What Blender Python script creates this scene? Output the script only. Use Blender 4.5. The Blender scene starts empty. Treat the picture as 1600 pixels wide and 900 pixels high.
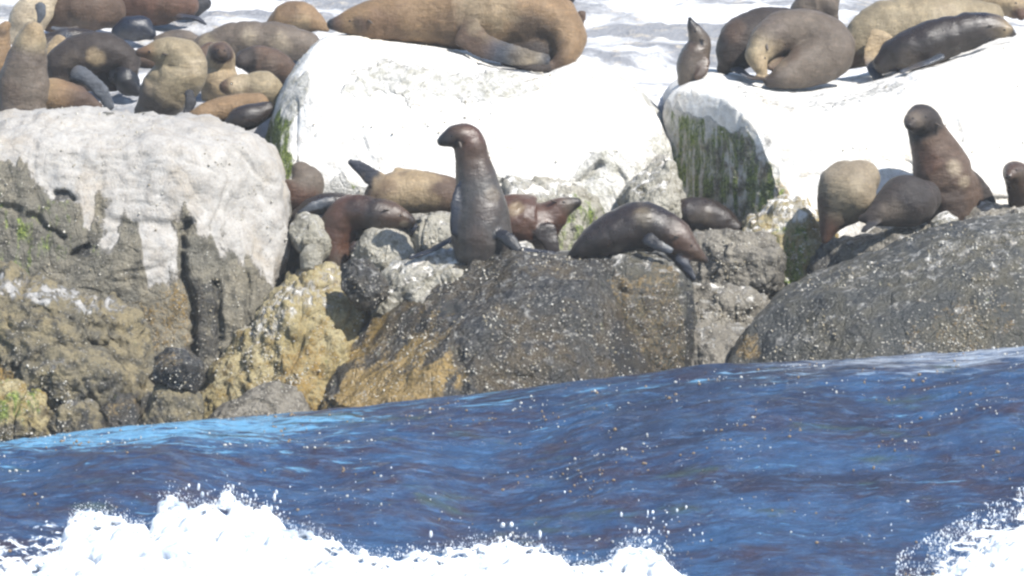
import bpy, bmesh, math, random
import numpy as np
from mathutils import Vector, kdtree

random.seed(7)
RNG = np.random.default_rng(7)
scene = bpy.context.scene
C = scene.collection

# ------------------------------------------------------------------ camera
DIST = 50.0
PITCH = math.radians(5.0)
ZC = 1.64
LENS = 225.0
CAMZ = ZC + DIST * math.tan(PITCH)
cam_d = bpy.data.cameras.new('camera')
cam = bpy.data.objects.new('camera', cam_d)
C.objects.link(cam)
cam.location = (0, -DIST, CAMZ)
cam.rotation_euler = (math.radians(90) - PITCH, 0, 0)
cam_d.lens = LENS
cam_d.sensor_width = 36
cam_d.clip_start = 0.5
cam_d.clip_end = 6000
scene.camera = cam

# ------------------------------------------------------------------ light
SUN_DIR = Vector((0.46, -0.50, 0.73)).normalized()      # towards the sun
elev = math.asin(SUN_DIR.z)
azim = math.atan2(SUN_DIR.x, SUN_DIR.y)
world = bpy.data.worlds.new('World')
scene.world = world
world.use_nodes = True
wn = world.node_tree.nodes
wl = world.node_tree.links
bg = wn['Background']
sky = wn.new('ShaderNodeTexSky')
sky.sky_type = 'NISHITA'
sky.sun_disc = False
sky.sun_elevation = elev
sky.sun_rotation = azim
sky.air_density = 1.0
sky.dust_density = 0.6
wl.new(sky.outputs[0], bg.inputs[0])
bg.inputs[1].default_value = 0.11
sun_d = bpy.data.lights.new('sun', 'SUN')
sun_d.energy = 4.6
sun_d.angle = math.radians(0.55)
sun_d.color = (1.0, 0.965, 0.90)
sun = bpy.data.objects.new('sun', sun_d)
C.objects.link(sun)
sun.rotation_euler = SUN_DIR.to_track_quat('Z', 'Y').to_euler()

scene.view_settings.view_transform = 'Standard'
scene.view_settings.look = 'None'
scene.view_settings.gamma = 1.0
scene.view_settings.exposure = 1.0
scene.view_settings.use_curve_mapping = False
scene.render.engine = 'CYCLES'
scene.cycles.use_denoising = True
scene.cycles.filter_width = 2.5
scene.cycles.max_bounces = 4

# ------------------------------------------------------------------ projection helpers
FPX = 1600.0 * LENS / 36.0
CP, SP = math.cos(PITCH), math.sin(PITCH)
CAM = np.array([0.0, -DIST, CAMZ])
FW = np.array([0.0, CP, -SP])
UP = np.array([0.0, SP, CP])

def P(px, py, Y):
    """World point at depth Y that the photograph shows at (px, py)."""
    d = FW + np.array([1.0, 0, 0]) * ((px - 800.0) / FPX) + UP * ((450.0 - py) / FPX)
    t = (Y + DIST) / d[1]
    return CAM + d * t

def mpp(Y):
    return (DIST + Y) / FPX

# ------------------------------------------------------------------ noise
def _hash(ix, iy, iz, seed):
    h = (ix.astype(np.int64) * 374761393 + iy.astype(np.int64) * 668265263 + iz.astype(np.int64) * 1274126177 + seed * 974711) & 0xffffffff
    h = ((h ^ (h >> 13)) * 1103515245) & 0xffffffff
    h = ((h ^ (h >> 16)) * 2654435761) & 0xffffffff
    return ((h >> 8) & 0xffff).astype(np.float32) / 65535.0

def vnoise(p, scale, seed=0):
    """Smooth value noise, -1..1; p is (n,3) and scale a number or a triple."""
    q = np.asarray(p) * np.asarray(scale)
    i = np.floor(q)
    f = (q - i).astype(np.float32)
    f = f * f * f * (f * (f * 6 - 15) + 10)
    i = i.astype(np.int64)
    r = 0
    for dx in (0, 1):
        wx = f[:, 0] if dx else 1 - f[:, 0]
        for dy in (0, 1):
            wy = f[:, 1] if dy else 1 - f[:, 1]
            for dz in (0, 1):
                wz = f[:, 2] if dz else 1 - f[:, 2]
                r = r + wx * wy * wz * _hash(i[:, 0] + dx, i[:, 1] + dy, i[:, 2] + dz, seed)
    return r * 2 - 1

def fbm(p, scale, octaves=4, gain=0.5, seed=0):
    a, r, s = 1.0, 0, np.asarray(scale, dtype=float)
    for k in range(octaves):
        r = r + a * vnoise(p, s, seed + 17 * k)
        a *= gain
        s = s * 2.03
    return r

def sstep(a, b, x):
    t = np.clip((x - a) / (b - a), 0, 1)
    return t * t * (3 - 2 * t)

# ------------------------------------------------------------------ mesh helpers
def mesh_from(name, v, f, mat=None, smooth=True):
    me = bpy.data.meshes.new(name)
    me.from_pydata(v if isinstance(v, list) else np.asarray(v).tolist(), [], f)
    me.update()
    if smooth:
        me.polygons.foreach_set('use_smooth', [True] * len(me.polygons))
    if mat:
        me.materials.append(mat)
    return me

def link(name, me, parent=None):
    o = bpy.data.objects.new(name, me)
    C.objects.link(o)
    if parent:
        o.parent = parent
    return o

def tag(o, label=None, cat=None, group=None, kind=None):
    if label: o['label'] = label
    if cat: o['category'] = cat
    if group: o['group'] = group
    if kind: o['kind'] = kind
    return o

def get_co(me):
    a = np.empty(len(me.vertices) * 3, np.float32)
    me.vertices.foreach_get('co', a)
    return a.reshape(-1, 3).astype(np.float64)

def set_co(me, v):
    me.vertices.foreach_set('co', v.astype(np.float32).ravel())
    me.update()

def get_no(me):
    a = np.empty(len(me.vertices) * 3, np.float32)
    me.vertex_normals.foreach_get('vector', a)
    return a.reshape(-1, 3).astype(np.float64)

def set_attr(me, name, rgba):
    at = me.attributes.new(name, 'FLOAT_COLOR', 'POINT')
    at.data.foreach_set('color', rgba.astype(np.float32).ravel())

def poly_sd(x, z, poly):
    """Signed distance to a polygon, positive inside."""
    poly = np.asarray(poly)
    d = np.full(len(x), 1e9)
    inside = np.zeros(len(x), bool)
    n = len(poly)
    for i in range(n):
        ax, az = poly[i]
        bx, bz = poly[(i + 1) % n]
        ex, ez = bx - ax, bz - az
        t = np.clip(((x - ax) * ex + (z - az) * ez) / (ex * ex + ez * ez + 1e-12), 0, 1)
        d = np.minimum(d, np.hypot(x - ax - t * ex, z - az - t * ez))
        c = ((az > z) != (bz > z)) & (x < (bx - ax) * (z - az) / (bz - az + 1e-12) + ax)
        inside ^= c
    return np.where(inside, d, -d)

# ------------------------------------------------------------------ node helpers
class NT:
    def __init__(self, name):
        self.m = bpy.data.materials.new(name)
        self.m.use_nodes = True
        self.t = self.m.node_tree
        self.n = self.t.nodes
        self.l = self.t.links
        self.bsdf = self.n['Principled BSDF']
        g = self.n.new('ShaderNodeNewGeometry')
        self.pos = g.outputs['Position']
        self.nor = g.outputs['Normal']
    def put(self, sock, v):
        if isinstance(v, bpy.types.NodeSocket):
            self.l.new(v, sock)
        elif isinstance(v, tuple) and len(v) == 3 and sock.type == 'RGBA':
            sock.default_value = (*v, 1)
        else:
            sock.default_value = v
    def scaled(self, s):
        n = self.n.new('ShaderNodeVectorMath')
        n.operation = 'MULTIPLY'
        self.l.new(self.pos, n.inputs[0])
        n.inputs[1].default_value = s
        return n.outputs[0]
    def noise(self, scale, detail=5, rough=0.55, vec=None, dist=0.0):
        n = self.n.new('ShaderNodeTexNoise')
        self.l.new(vec or self.pos, n.inputs['Vector'])
        n.inputs['Scale'].default_value = scale
        n.inputs['Detail'].default_value = detail
        n.inputs['Roughness'].default_value = rough
        n.inputs['Distortion'].default_value = dist
        return n.outputs['Fac']
    def voro(self, scale, vec=None, feature='F1', rand=1.0):
        n = self.n.new('ShaderNodeTexVoronoi')
        n.feature = feature
        self.l.new(vec or self.pos, n.inputs['Vector'])
        n.inputs['Scale'].default_value = scale
        n.inputs['Randomness'].default_value = rand
        return n.outputs
    def math(self, op, a, b=0.0, clamp=False):
        n = self.n.new('ShaderNodeMath')
        n.operation = op
        n.use_clamp = clamp
        self.put(n.inputs[0], a)
        self.put(n.inputs[1], b)
        return n.outputs[0]
    def ss(self, v, a, b, lo=0.0, hi=1.0):
        n = self.n.new('ShaderNodeMapRange')
        n.interpolation_type = 'SMOOTHSTEP'
        self.put(n.inputs[0], v)
        for k, q in zip((1, 2, 3, 4), (a, b, lo, hi)):
            n.inputs[k].default_value = q
        return n.outputs[0]
    def mix(self, f, a, b, mode='MIX'):
        n = self.n.new('ShaderNodeMix')
        n.data_type = 'RGBA'
        n.blend_type = mode
        self.put(n.inputs[0], f)
        self.put(n.inputs[6], a)
        self.put(n.inputs[7], b)
        return n.outputs[2]
    def attr(self, name):
        n = self.n.new('ShaderNodeAttribute')
        n.attribute_name = name
        return n
    def sep(self, col):
        n = self.n.new('ShaderNodeSeparateColor')
        self.l.new(col, n.inputs[0])
        return n.outputs
    def bump(self, h, strength, dist, prev=None):
        n = self.n.new('ShaderNodeBump')
        n.inputs['Strength'].default_value = strength
        n.inputs['Distance'].default_value = dist
        self.l.new(h, n.inputs['Height'])
        if prev is not None:
            self.l.new(prev, n.inputs['Normal'])
        return n.outputs[0]
    def out(self, col, rough, normal=None, spec=0.5):
        self.put(self.bsdf.inputs['Base Color'], col)
        self.put(self.bsdf.inputs['Roughness'], rough)
        self.bsdf.inputs['Specular IOR Level'].default_value = spec
        if normal is not None:
            self.l.new(normal, self.bsdf.inputs['Normal'])
        return self.m

def rock_material(name, c1, c2, c3, rough=0.8, speck=0.5, streak=False, spec=0.35, ochre=(0.30, 0.19, 0.05), guano=(0.80, 0.79, 0.76)):
    m = NT(name)
    at = m.attr('paint')
    r, g, b = m.sep(at.outputs['Color'])[:3]
    a = at.outputs['Alpha']
    n1 = m.noise(2.2, 7, 0.6, dist=0.4)
    n2 = m.noise(11, 7, 0.62)
    n3 = m.noise(48, 5, 0.6)
    nd = m.noise(5, 6, 0.6, vec=m.scaled((3.0, 3.0, 0.55)))        # vertical drips
    col = m.mix(m.ss(n1, 0.36, 0.64), c1, c2)
    col = m.mix(m.ss(n2, 0.45, 0.66), col, c3)
    def masked(ch, k, nn=n2):
        v = m.math('ADD', ch, m.math('MULTIPLY', m.math('SUBTRACT', nn, 0.5), k))
        return v
    n23 = m.math('ADD', m.math('MULTIPLY', n2, 0.45), m.math('MULTIPLY', n3, 0.55))
    col = m.mix(m.ss(masked(b, 2.4, n23), 0.30, 0.85, 0, 0.9), col, m.mix(n3, ochre, tuple(x * 0.55 for x in ochre)))
    col = m.mix(m.ss(masked(g, 2.2, nd), 0.32, 0.72), col, m.mix(m.ss(n3, 0.35, 0.65), (0.050, 0.085, 0.018), (0.20, 0.24, 0.055)))
    gm = m.ss(masked(r, 1.7, m.math('ADD', m.math('MULTIPLY', nd, 0.5), m.math('MULTIPLY', n2, 0.5))), 0.36, 0.62)
    gcol = m.mix(m.ss(n2, 0.3, 0.72), guano, tuple(x * q for x, q in zip(guano, (0.74, 0.72, 0.70))))
    gcol = m.mix(m.ss(n3, 0.50, 0.66, 0, 0.5), gcol, tuple(x * q for x, q in zip(guano, (0.46, 0.42, 0.36))))
    gcol = m.mix(m.ss(n1, 0.5, 0.68, 0, 0.4), gcol, tuple(x * q for x, q in zip(guano, (0.80, 0.68, 0.52))))
    col = m.mix(gm, col, gcol)
    col = m.mix(m.ss(masked(a, 1.5), 0.3, 0.8, 0, 0.82), col, (0.022, 0.022, 0.022))
    # barnacle scale specks
    v = m.voro(34)
    dots = m.ss(v['Distance'], 0.16, 0.34, 1, 0)
    dm = m.math('MULTIPLY', dots, m.ss(n2, 0.44, 0.6, 0, speck))
    col = m.mix(dm, col, (0.50, 0.47, 0.41))
    col = m.mix(m.ss(n3, 0.3, 0.7, 0.55, 0), col, m.mix(1.0, col, (0.42, 0.42, 0.42), 'MULTIPLY'))
    h = m.math('ADD', m.math('MULTIPLY', n2, 1.0), m.math('MULTIPLY', n3, 0.35))
    h = m.math('ADD', h, m.math('MULTIPLY', dm, 0.12))
    cr = m.voro(5.5, feature='DISTANCE_TO_EDGE', vec=m.scaled((1, 1, 0.7)))
    h = m.math('ADD', h, m.math('MULTIPLY', m.ss(cr['Distance'], 0.0, 0.05), 0.10))
    h = m.math('MULTIPLY', h, m.ss(gm, 0, 1, 1.0, 0.36))
    nb = m.bump(h, 0.9, 0.06)
    ro = m.math('SUBTRACT', m.ss(n2, 0.3, 0.7, rough - 0.12, rough + 0.1), m.math('MULTIPLY', m.ss(a, 0.2, 0.8), 0.42), clamp=True)
    return m.out(col, ro, nb, spec)

M_BARN = None
def barnacle_material():
    m = NT('barnacle_shell')
    n = m.noise(18, 3)
    col = m.mix(m.ss(n, 0.40, 0.60), (0.46, 0.44, 0.39), (0.22, 0.185, 0.12))
    return m.out(col, 0.65)
M_BARN = barnacle_material()

# ------------------------------------------------------------------ boulders
def shape_rock(v, me, size, seed, amp, rough_amp, crack, lump=1.0):
    """Three passes of relief along the surface normals."""
    no = get_no(me)
    s = 1.0 / max(size, 0.25)
    d = fbm(v, 1.5 * s + 0.25, 4, 0.5, seed) * amp * size * 0.5
    v = v + no * d[:, None]
    set_co(me, v)
    no = get_no(me)
    rid = 1 - np.abs(vnoise(v, (2.0, 2.0, 1.5), seed + 91))
    rid2 = 1 - np.abs(vnoise(v + 3.1, (4.5, 4.5, 2.6), seed + 191))
    d = -crack * (sstep(0.93, 1.0, rid) * 1.0 + sstep(0.93, 1.0, rid2) * 0.5)
    # terraced, broken relief
    t = fbm(v, 3.2, 3, 0.5, seed + 5) * 3.0
    step = (np.floor(t) + sstep(0.35, 0.65, t - np.floor(t))) / 3.0
    d = d + step * rough_amp * 1.3 + fbm(v, 9.0, 3, 0.6, seed + 33) * rough_amp * 0.85 * lump + fbm(v, 36.0, 2, 0.6, seed + 51) * rough_amp * 0.22
    v = v + no * d[:, None]
    set_co(me, v)
    return v

def boulder(label, outline, Y, T, mat, name='boulder', p=2.5, lean=0.25, amp=0.10, rough=0.03, crack=0.04, cuts=(), ncut=5,
            paint=(), top_guano_sun=0.0, wet_below=None, seed=1, barn=0, res=0.017, cen=None, back=0.9, group='boulders of the seal colony', zflat=None, lump=1.0, grooves=()):
    res = res * 1.18
    wp = np.array([P(x, y, Y) for x, y in outline])
    poly = wp[:, [0, 2]]
    nxt = np.roll(poly, -1, 0)
    cr = poly[:, 0] * nxt[:, 1] - nxt[:, 0] * poly[:, 1]
    A = cr.sum() / 2
    c = np.array([((poly[:, 0] + nxt[:, 0]) * cr).sum(), ((poly[:, 1] + nxt[:, 1]) * cr).sum()]) / (6 * A)
    if cen:
        q = P(cen[0], cen[1], Y)
        c = q[[0, 2]]
    seg = np.hypot(*(nxt - poly).T)
    L = seg.sum()
    size = math.sqrt(abs(A))
    nt = int(min(300, max(48, L / res)))
    cum = np.concatenate([[0], np.cumsum(seg)])
    tt = np.linspace(0, L, nt, endpoint=False)
    cl = np.vstack([poly, poly[:1]])
    ox = np.interp(tt, cum, cl[:, 0])
    oz = np.interp(tt, cum, cl[:, 1])
    for _ in range(3):      # soften corners a little
        ox = (np.roll(ox, 1) + 2 * ox + np.roll(ox, -1)) / 4
        oz = (np.roll(oz, 1) + 2 * oz + np.roll(oz, -1)) / 4
    nf = int(min(112, max(16, (size * 0.55 + T) / res)))
    nb = max(10, nf // 4)
    verts, faces = [], []
    us = [(1 - (1 - k / nf) ** 1.7, -1) for k in range(1, nf + 1)] + [(1 - (k / nb) ** 1.7, 1) for k in range(1, nb)]
    rows = []
    for s, sd in us:
        dep = max(0.0, 1 - s ** p) ** (1 / p) * T * (1 if sd < 0 else back)
        rows.append(np.column_stack([c[0] + s * (ox - c[0]), np.full(nt, Y + sd * dep), c[1] + s * (oz - c[1])]))
    v = np.vstack([[[c[0], Y - T, c[1]]]] + rows + [[[c[0], Y + T * back, c[1]]]])
    v[:, 1] += lean * (v[:, 2] - c[1])
    nr = len(rows)
    ids = np.arange(nt)
    nx = np.roll(ids, -1)
    F = [(0, 1 + j, 1 + (j + 1) % nt) for j in range(nt)]
    for k in range(nr - 1):
        a0 = 1 + k * nt
        b0 = a0 + nt
        F += list(zip((a0 + ids).tolist(), (b0 + ids).tolist(), (b0 + nx).tolist(), (a0 + nx).tolist()))
    last = len(v) - 1
    a0 = 1 + (nr - 1) * nt
    F += [(last, a0 + (j + 1) % nt, a0 + j) for j in range(nt)]
    # facets: the stone is split along planes
    rs = np.random.default_rng(seed)
    ctr = np.array([c[0], Y, c[1]])
    planes = [(np.array(n, float) / np.linalg.norm(n), np.array(q)) for n, q in [(n, P(q[0], q[1], Y + q[2])) for n, q in cuts]]
    for k in range(ncut):
        n = np.array([rs.uniform(-1, 1), -rs.uniform(0.3, 1.0), rs.uniform(-0.35, 0.9)])
        n /= np.linalg.norm(n)
        pr = (v - ctr) @ n
        planes.append((n, ctr + n * np.quantile(pr, rs.uniform(0.86, 0.96))))
    for n, q in planes:
        e = (v - q) @ n
        v = v - np.outer(np.clip(e, 0, None) * 0.93, n)
    me = mesh_from(name, v, F, mat)
    # outward orientation
    if get_no(me)[0][1] > 0:
        me.flip_normals()
        me.update()
    v = shape_rock(v, me, size, seed * 13, amp, rough, crack, lump)
    for line, wpx, deep in grooves:              # clefts in the face
        lw = np.array([P(x, y, Y) for x, y in line])[:, [0, 2]]
        dd = np.full(len(v), 1e9)
        wob = fbm(v, 7.0, 3, 0.6, seed + 61) * 0.03
        for (ax, az), (bx, bz) in zip(lw[:-1], lw[1:]):
            ex, ez = bx - ax, bz - az
            t = np.clip(((v[:, 0] - ax) * ex + (v[:, 2] - az) * ez) / (ex * ex + ez * ez), 0, 1)
            dd = np.minimum(dd, np.hypot(v[:, 0] + wob - ax - t * ex, v[:, 2] + wob - az - t * ez))
        front = v[:, 1] < Y + lean * (v[:, 2] - c[1])
        v[:, 1] += deep * np.exp(-(dd / (wpx * mpp(Y))) ** 2) * front
        set_co(me, v)
    if zflat is not None:
        v[:, 2] = np.maximum(v[:, 2], zflat)
        set_co(me, v)
    # deposits, plus cleft shade (d) and sunlit dome crests painted in
    no = get_no(me)
    col = np.zeros((len(v), 4))
    px2m = mpp(Y)
    nz = fbm(v, (5.0, 5.0, 1.6), 4, 0.55, seed + 400)
    for ch, pl, soft, val in paint:
        pw = np.array([P(x, y, Y) for x, y in pl])[:, [0, 2]]
        sd = poly_sd(v[:, 0], v[:, 2], pw) / px2m + nz * soft * 1.2
        k = {'g': 0, 'y': 2, 'o': 2, 'd': 3}[ch] if ch != 'a' else 1
        w = sstep(-soft, soft, sd) * abs(val)
        col[:, k] = np.maximum(col[:, k], w) if val > 0 else col[:, k] * (1 - w)
    if top_guano_sun:  # upward faces paled: guano, and painted sunlight on the dark domes
        col[:, 0] = np.maximum(col[:, 0], sstep(0.25, 0.75, no[:, 2] + nz * 0.25) * top_guano_sun)
    if wet_below is not None:
        zz = P(800, wet_below, Y)[2]
        col[:, 3] = np.maximum(col[:, 3], sstep(0.25, -0.1, v[:, 2] - zz + nz * 0.12) * 0.75)
    set_attr(me, 'paint', col)
    o = link(name, me)
    tag(o, label, 'boulder', group)
    if barn:
        front = np.where((no[:, 1] < -0.05) | (no[:, 2] > 0.35))[0]
        msk = 1.7 * fbm(v[front], 2.6, 4, 0.6, seed + 77) + rs.uniform(-0.45, 0.45, len(front))
        front = front[msk > 0.12]
        pick = rs.choice(front, min(barn, len(front)), replace=False)
        bv, bf = [], []
        for i in pick:
            r = 0.0035 + 0.0075 * rs.random() ** 3
            n = Vector(no[i])
            t = n.orthogonal().normalized()
            b = n.cross(t)
            base = len(bv)
            q = Vector(v[i]) + Vector(rs.normal(0, 0.006, 3))
            h = r * rs.uniform(0.7, 1.4)
            for k in range(5):
                a = k * 1.2566 + rs.random() * 0.5
                bv.append(q + (t * math.cos(a) + b * math.sin(a)) * r * rs.uniform(0.6, 1.5) - n * 0.004)
            for k in range(5):
                a = k * 1.2566
                bv.append(q + (t * math.cos(a) + b * math.sin(a)) * r * 0.5 + n * h)
            for k in range(5):
                k2 = (k + 1) % 5
                bf.append((base + k, base + k2, base + 5 + k2, base + 5 + k))
            bf.append(tuple(base + 5 + k for k in range(5)))
        bo = link('barnacles', mesh_from('barnacles', [tuple(q) for q in bv], bf, M_BARN, smooth=False), o)
        tag(bo, kind='stuff')
    return o

# ------------------------------------------------------------------ the setting: shelf, sea, wave
SLAB_A = P(800, 190, 3.0)
SLAB_B = P(800, -40, 10.0)
SLOPE = (SLAB_B[2] - SLAB_A[2]) / 7.0
def slab_z(y):
    return SLAB_A[2] + SLOPE * (y - 3.0)
def gy(px, py):
    lo, hi = 2.6, 60.0
    for _ in range(50):
        mid = (lo + hi) / 2
        if P(px, py, mid)[2] > slab_z(mid): lo = mid
        else: hi = mid
    return lo

def stretch(dense, far, ratio=1.35):
    a = list(dense)
    st = a[1] - a[0]
    r = []
    d, x = st, a[-1]
    while x < far:
        d *= ratio
        x += d
        r.append(x)
    l = []
    d, x = st, a[0]
    while x > -far:
        d *= ratio
        x -= d
        l.append(x)
    return np.array(l[::-1] + a + r)

def grid_mesh(name, xs, ys, zf, mat):
    X, Yg = np.meshgrid(xs, ys)
    v = np.column_stack([X.ravel(), Yg.ravel(), zf(X.ravel(), Yg.ravel())])
    nx, ny = len(xs), len(ys)
    i = np.arange(nx * ny).reshape(ny, nx)
    f = np.column_stack([i[:-1, :-1].ravel(), i[:-1, 1:].ravel(), i[1:, 1:].ravel(), i[1:, :-1].ravel()])
    return mesh_from(name, v, f.tolist(), mat), v

def shelf_material():
    m = NT('guano_washed_rock')
    n1 = m.noise(0.9, 6, 0.6, vec=m.scaled((0.55, 0.8, 1.0)), dist=0.8)
    n2 = m.noise(6, 7, 0.6)
    n3 = m.noise(30, 5, 0.6)
    at = m.attr('paint')
    r = m.sep(at.outputs['Color'])[0]
    col = m.mix(m.ss(n1, 0.44, 0.56), (0.62, 0.62, 0.63), (0.20, 0.205, 0.22))
    col = m.mix(m.ss(n2, 0.52, 0.70, 0, 0.7), col, (0.42, 0.37, 0.30))
    col = m.mix(m.ss(n3, 0.55, 0.7, 0, 0.5), col, (0.30, 0.28, 0.26))
    dark = m.mix(m.ss(n2, 0.4, 0.6), (0.13, 0.12, 0.10), (0.22, 0.20, 0.16))
    col = m.mix(m.ss(r, 0.3, 0.7), dark, col)
    h = m.math('ADD', n2, m.math('MULTIPLY', n3, 0.3))
    return m.out(col, 0.82, m.bump(h, 0.8, 0.08), 0.3)

def shelf_z(x, y):
    p3 = np.column_stack([x, y, np.zeros_like(x)])
    prof = np.interp(y, [-60, -8, -3.2, -1.4, 0.0, 1.2, 2.5, 3.0, 3.2], [-9, -2.0, -0.9, 0.1, 0.55, 0.8, 1.2, slab_z(3.0) - 0.12, slab_z(3.2) - 0.02])
    z = np.where(y > 3.2, slab_z(np.minimum(y, 45)) - 0.02 + np.clip(y - 45, 0, 400) * 0.02, prof)
    w = np.where(y > 3.2, 0.35, 1.0)
    z = z + w * (fbm(p3, 0.8, 5, 0.5, 3) * 0.13) + fbm(p3, 7, 3, 0.55, 8) * 0.018
    ax = np.abs(x)
    z = z - np.clip(ax - 14, 0, 400) * 0.12          # the islet falls away on both sides
    return np.where(y > 120, z - (y - 120) * 0.2, z)
xs = stretch(np.arange(-5.2, 5.2, 0.06), 90)
ys = np.concatenate([stretch(np.arange(-3.5, 14, 0.06), 260)])
ys = ys[ys > -60]
shelf_me, sv = grid_mesh('rock_shelf', xs, ys, shelf_z, shelf_material())
pc = np.zeros((len(sv), 4))
pc[:, 0] = sstep(1.6, 2.6, sv[:, 2])
set_attr(shelf_me, 'paint', pc)
tag(link('rock_shelf', shelf_me), kind='structure')

CREST_Y = -2.4
crest_px = [(-500, 735), (-100, 700), (0, 688), (150, 672), (300, 652), (480, 637), (640, 622), (800, 603), (950, 583), (1100, 565), (1250, 560), (1400, 553), (1500, 545), (1600, 536), (1800, 525), (2300, 560)]
CX = np.array([P(x, y, CREST_Y)[0] for x, y in crest_px])
CZ = np.array([P(x, y, CREST_Y)[2] for x, y in crest_px])
FOOT_Y = -7.2
def swell_z(x, y):
    p3 = np.column_stack([x, y, np.zeros_like(x)])
    cz = np.interp(x, CX, CZ)
    cz = np.where(np.abs(x) > 9, cz * np.exp(-np.clip(np.abs(x) - 9, 0, 60) / 6), cz)
    wob = vnoise(p3, (0.35, 0.0, 0), 5) * 0.25
    t = (y + wob - FOOT_Y) / (CREST_Y - FOOT_Y)
    tc = np.clip(t, 0, 1)
    rise = 0.30 * tc + 0.70 * (1 - (1 - tc) ** 2.0)
    fall = np.exp(-np.clip(y - CREST_Y, 0, 50) ** 2 / 1.2)
    z = cz * np.where(t < 1, rise, fall)
    near = np.exp(-np.clip(-y - 8, 0, 400) / 30.0) * np.exp(-np.clip(np.abs(x) - 6, 0, 400) / 30.0)
    # bulges on the face of the swell and running ripples
    body = np.sin(np.pi * tc) ** 0.8
    z = z + body * (0.24 * vnoise(p3, (0.32, 0.30, 0), 11) + 0.07 * vnoise(p3, (1.1, 0.8, 0), 12))
    s = p3 @ np.array([[1, 0.0, 0], [-0.28, 1, 0], [0, 0, 0]])
    rp = 0.028 * fbm(s, (1.8, 3.8, 0), 3, 0.5, 21) + 0.011 * fbm(s, (5, 12, 0), 3, 0.6, 31)
    edge = 0.3 + 0.7 * np.clip(np.abs(y - CREST_Y) / 0.8, 0, 1)
    return z + rp * near * edge + 0.25 * (1 - near) * vnoise(p3, (0.09, 0.14, 0), 41) - 0.03

def water_material():
    m = NT('sea_water')
    s = m.scaled((1.0, 2.2, 1.0))
    n1 = m.noise(0.8, 4, 0.6, vec=s, dist=0.5)
    n2 = m.noise(4.0, 6, 0.6, vec=s, dist=0.8)
    n3 = m.noise(16, 5, 0.6, vec=s)
    col = m.mix(m.ss(n2, 0.36, 0.66), (0.014, 0.034, 0.085), (0.028, 0.022, 0.038))
    col = m.mix(m.ss(n1, 0.44, 0.62, 0, 0.85), col, (0.022, 0.060, 0.135))
    col = m.mix(m.ss(m.noise(0.55, 3, 0.5, vec=m.scaled((1.0, 1.6, 1.0)), dist=1.2), 0.52, 0.64, 0, 0.75), col, (0.012, 0.016, 0.036))
    col = m.mix(m.ss(m.noise(1.3, 5, 0.65, vec=s), 0.58, 0.70, 0, 0.7), col, (0.035, 0.055, 0.035))
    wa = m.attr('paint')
    blue_sky_band, pale_sky_band = m.sep(wa.outputs['Color'])[:2]
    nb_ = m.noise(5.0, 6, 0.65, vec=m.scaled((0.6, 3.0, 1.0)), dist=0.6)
    col = m.mix(m.ss(m.math('ADD', blue_sky_band, m.math('MULTIPLY', m.math('SUBTRACT', nb_, 0.5), 3.6)), 0.45, 0.95, 0, 0.9), col, (0.11, 0.27, 0.42))  # blue sky reflection near the crest, put into the water colour
    col = m.mix(m.ss(m.math('ADD', pale_sky_band, m.math('MULTIPLY', m.math('SUBTRACT', nb_, 0.5), 2.0)), 0.45, 0.95, 0, 0.85), col, (0.30, 0.34, 0.40))  # pale sky reflection on the right crest, also put into the colour
    lace = m.sep(wa.outputs['Color'])[2]
    lv = m.voro(7.0, feature='DISTANCE_TO_EDGE', vec=m.scaled((0.8, 1.0, 1.0)))
    fine = m.noise(11, 6, 0.7, vec=m.scaled((0.35, 1.5, 1.0)), dist=0.4)
    col = m.mix(m.ss(fine, 0.48, 0.70, 0, 0.55), col, (0.050, 0.115, 0.225))  # light-blue ripple streaks: sky reflection painted as colour
    col = m.mix(m.ss(fine, 0.46, 0.34, 0, 0.45), col, (0.022, 0.022, 0.034))
    lf = m.math('ADD', lace, m.math('MULTIPLY', m.math('SUBTRACT', m.noise(9, 7, 0.72, dist=1.0), 0.5), 2.6))
    lf = m.math('SUBTRACT', lf, m.ss(lv['Distance'], 0.02, 0.16, 0, 0.35))
    col = m.mix(m.ss(lf, 0.45, 0.75, 0, 0.95), col, (0.74, 0.78, 0.82))
    spk = m.noise(38, 4, 0.65, vec=m.scaled((0.7, 1.3, 1.0)))
    col = m.mix(m.ss(spk, 0.60, 0.72, 0, 0.5), col, (0.075, 0.125, 0.20))
    h = m.math('ADD', m.math('MULTIPLY', n2, 0.6), m.math('ADD', m.math('MULTIPLY', n3, 0.5), m.math('MULTIPLY', spk, 0.22)))
    m.bsdf.inputs['IOR'].default_value = 1.33
    return m.out(col, 0.12, m.bump(h, 0.8, 0.06), 0.5)
xs = stretch(np.arange(-4.9, 4.9, 0.026), 2500)
ys = stretch(np.arange(-8.6, -1.7, 0.028), 2500)
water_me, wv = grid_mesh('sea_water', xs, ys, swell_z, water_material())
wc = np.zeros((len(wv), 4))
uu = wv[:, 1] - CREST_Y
wc[:, 0] = np.exp(-((uu + 0.9) / 0.9) ** 2) * sstep(-0.4, -2.6, wv[:, 0]) * 1.0 + np.exp(-((uu + 0.3) / 0.6) ** 2) * 0.32  # mask of the painted blue sky reflection, strongest at the left
wc[:, 1] = np.exp(-(np.clip(-uu, 0, 99) / 0.75) ** 1.5) * sstep(0.3, 3.2, wv[:, 0]) * 0.8  # mask of the painted pale sky reflection at the right
LACE_PX = [(-300, 820), (0, 815), (110, 790), (240, 790), (330, 770), (440, 800), (560, 858), (680, 860), (780, 845), (900, 872), (1000, 848), (1070, 890), (1200, 960), (1350, 950), (1430, 880), (1500, 800), (1600, 745), (1900, 740)]
lx = np.array([q[0] for q in LACE_PX], float); ly = np.array([q[1] for q in LACE_PX], float)
rel = wv - CAM
dep = rel @ FW
wpx = 800 + FPX * rel[:, 0] / np.maximum(dep, 1)
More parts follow.
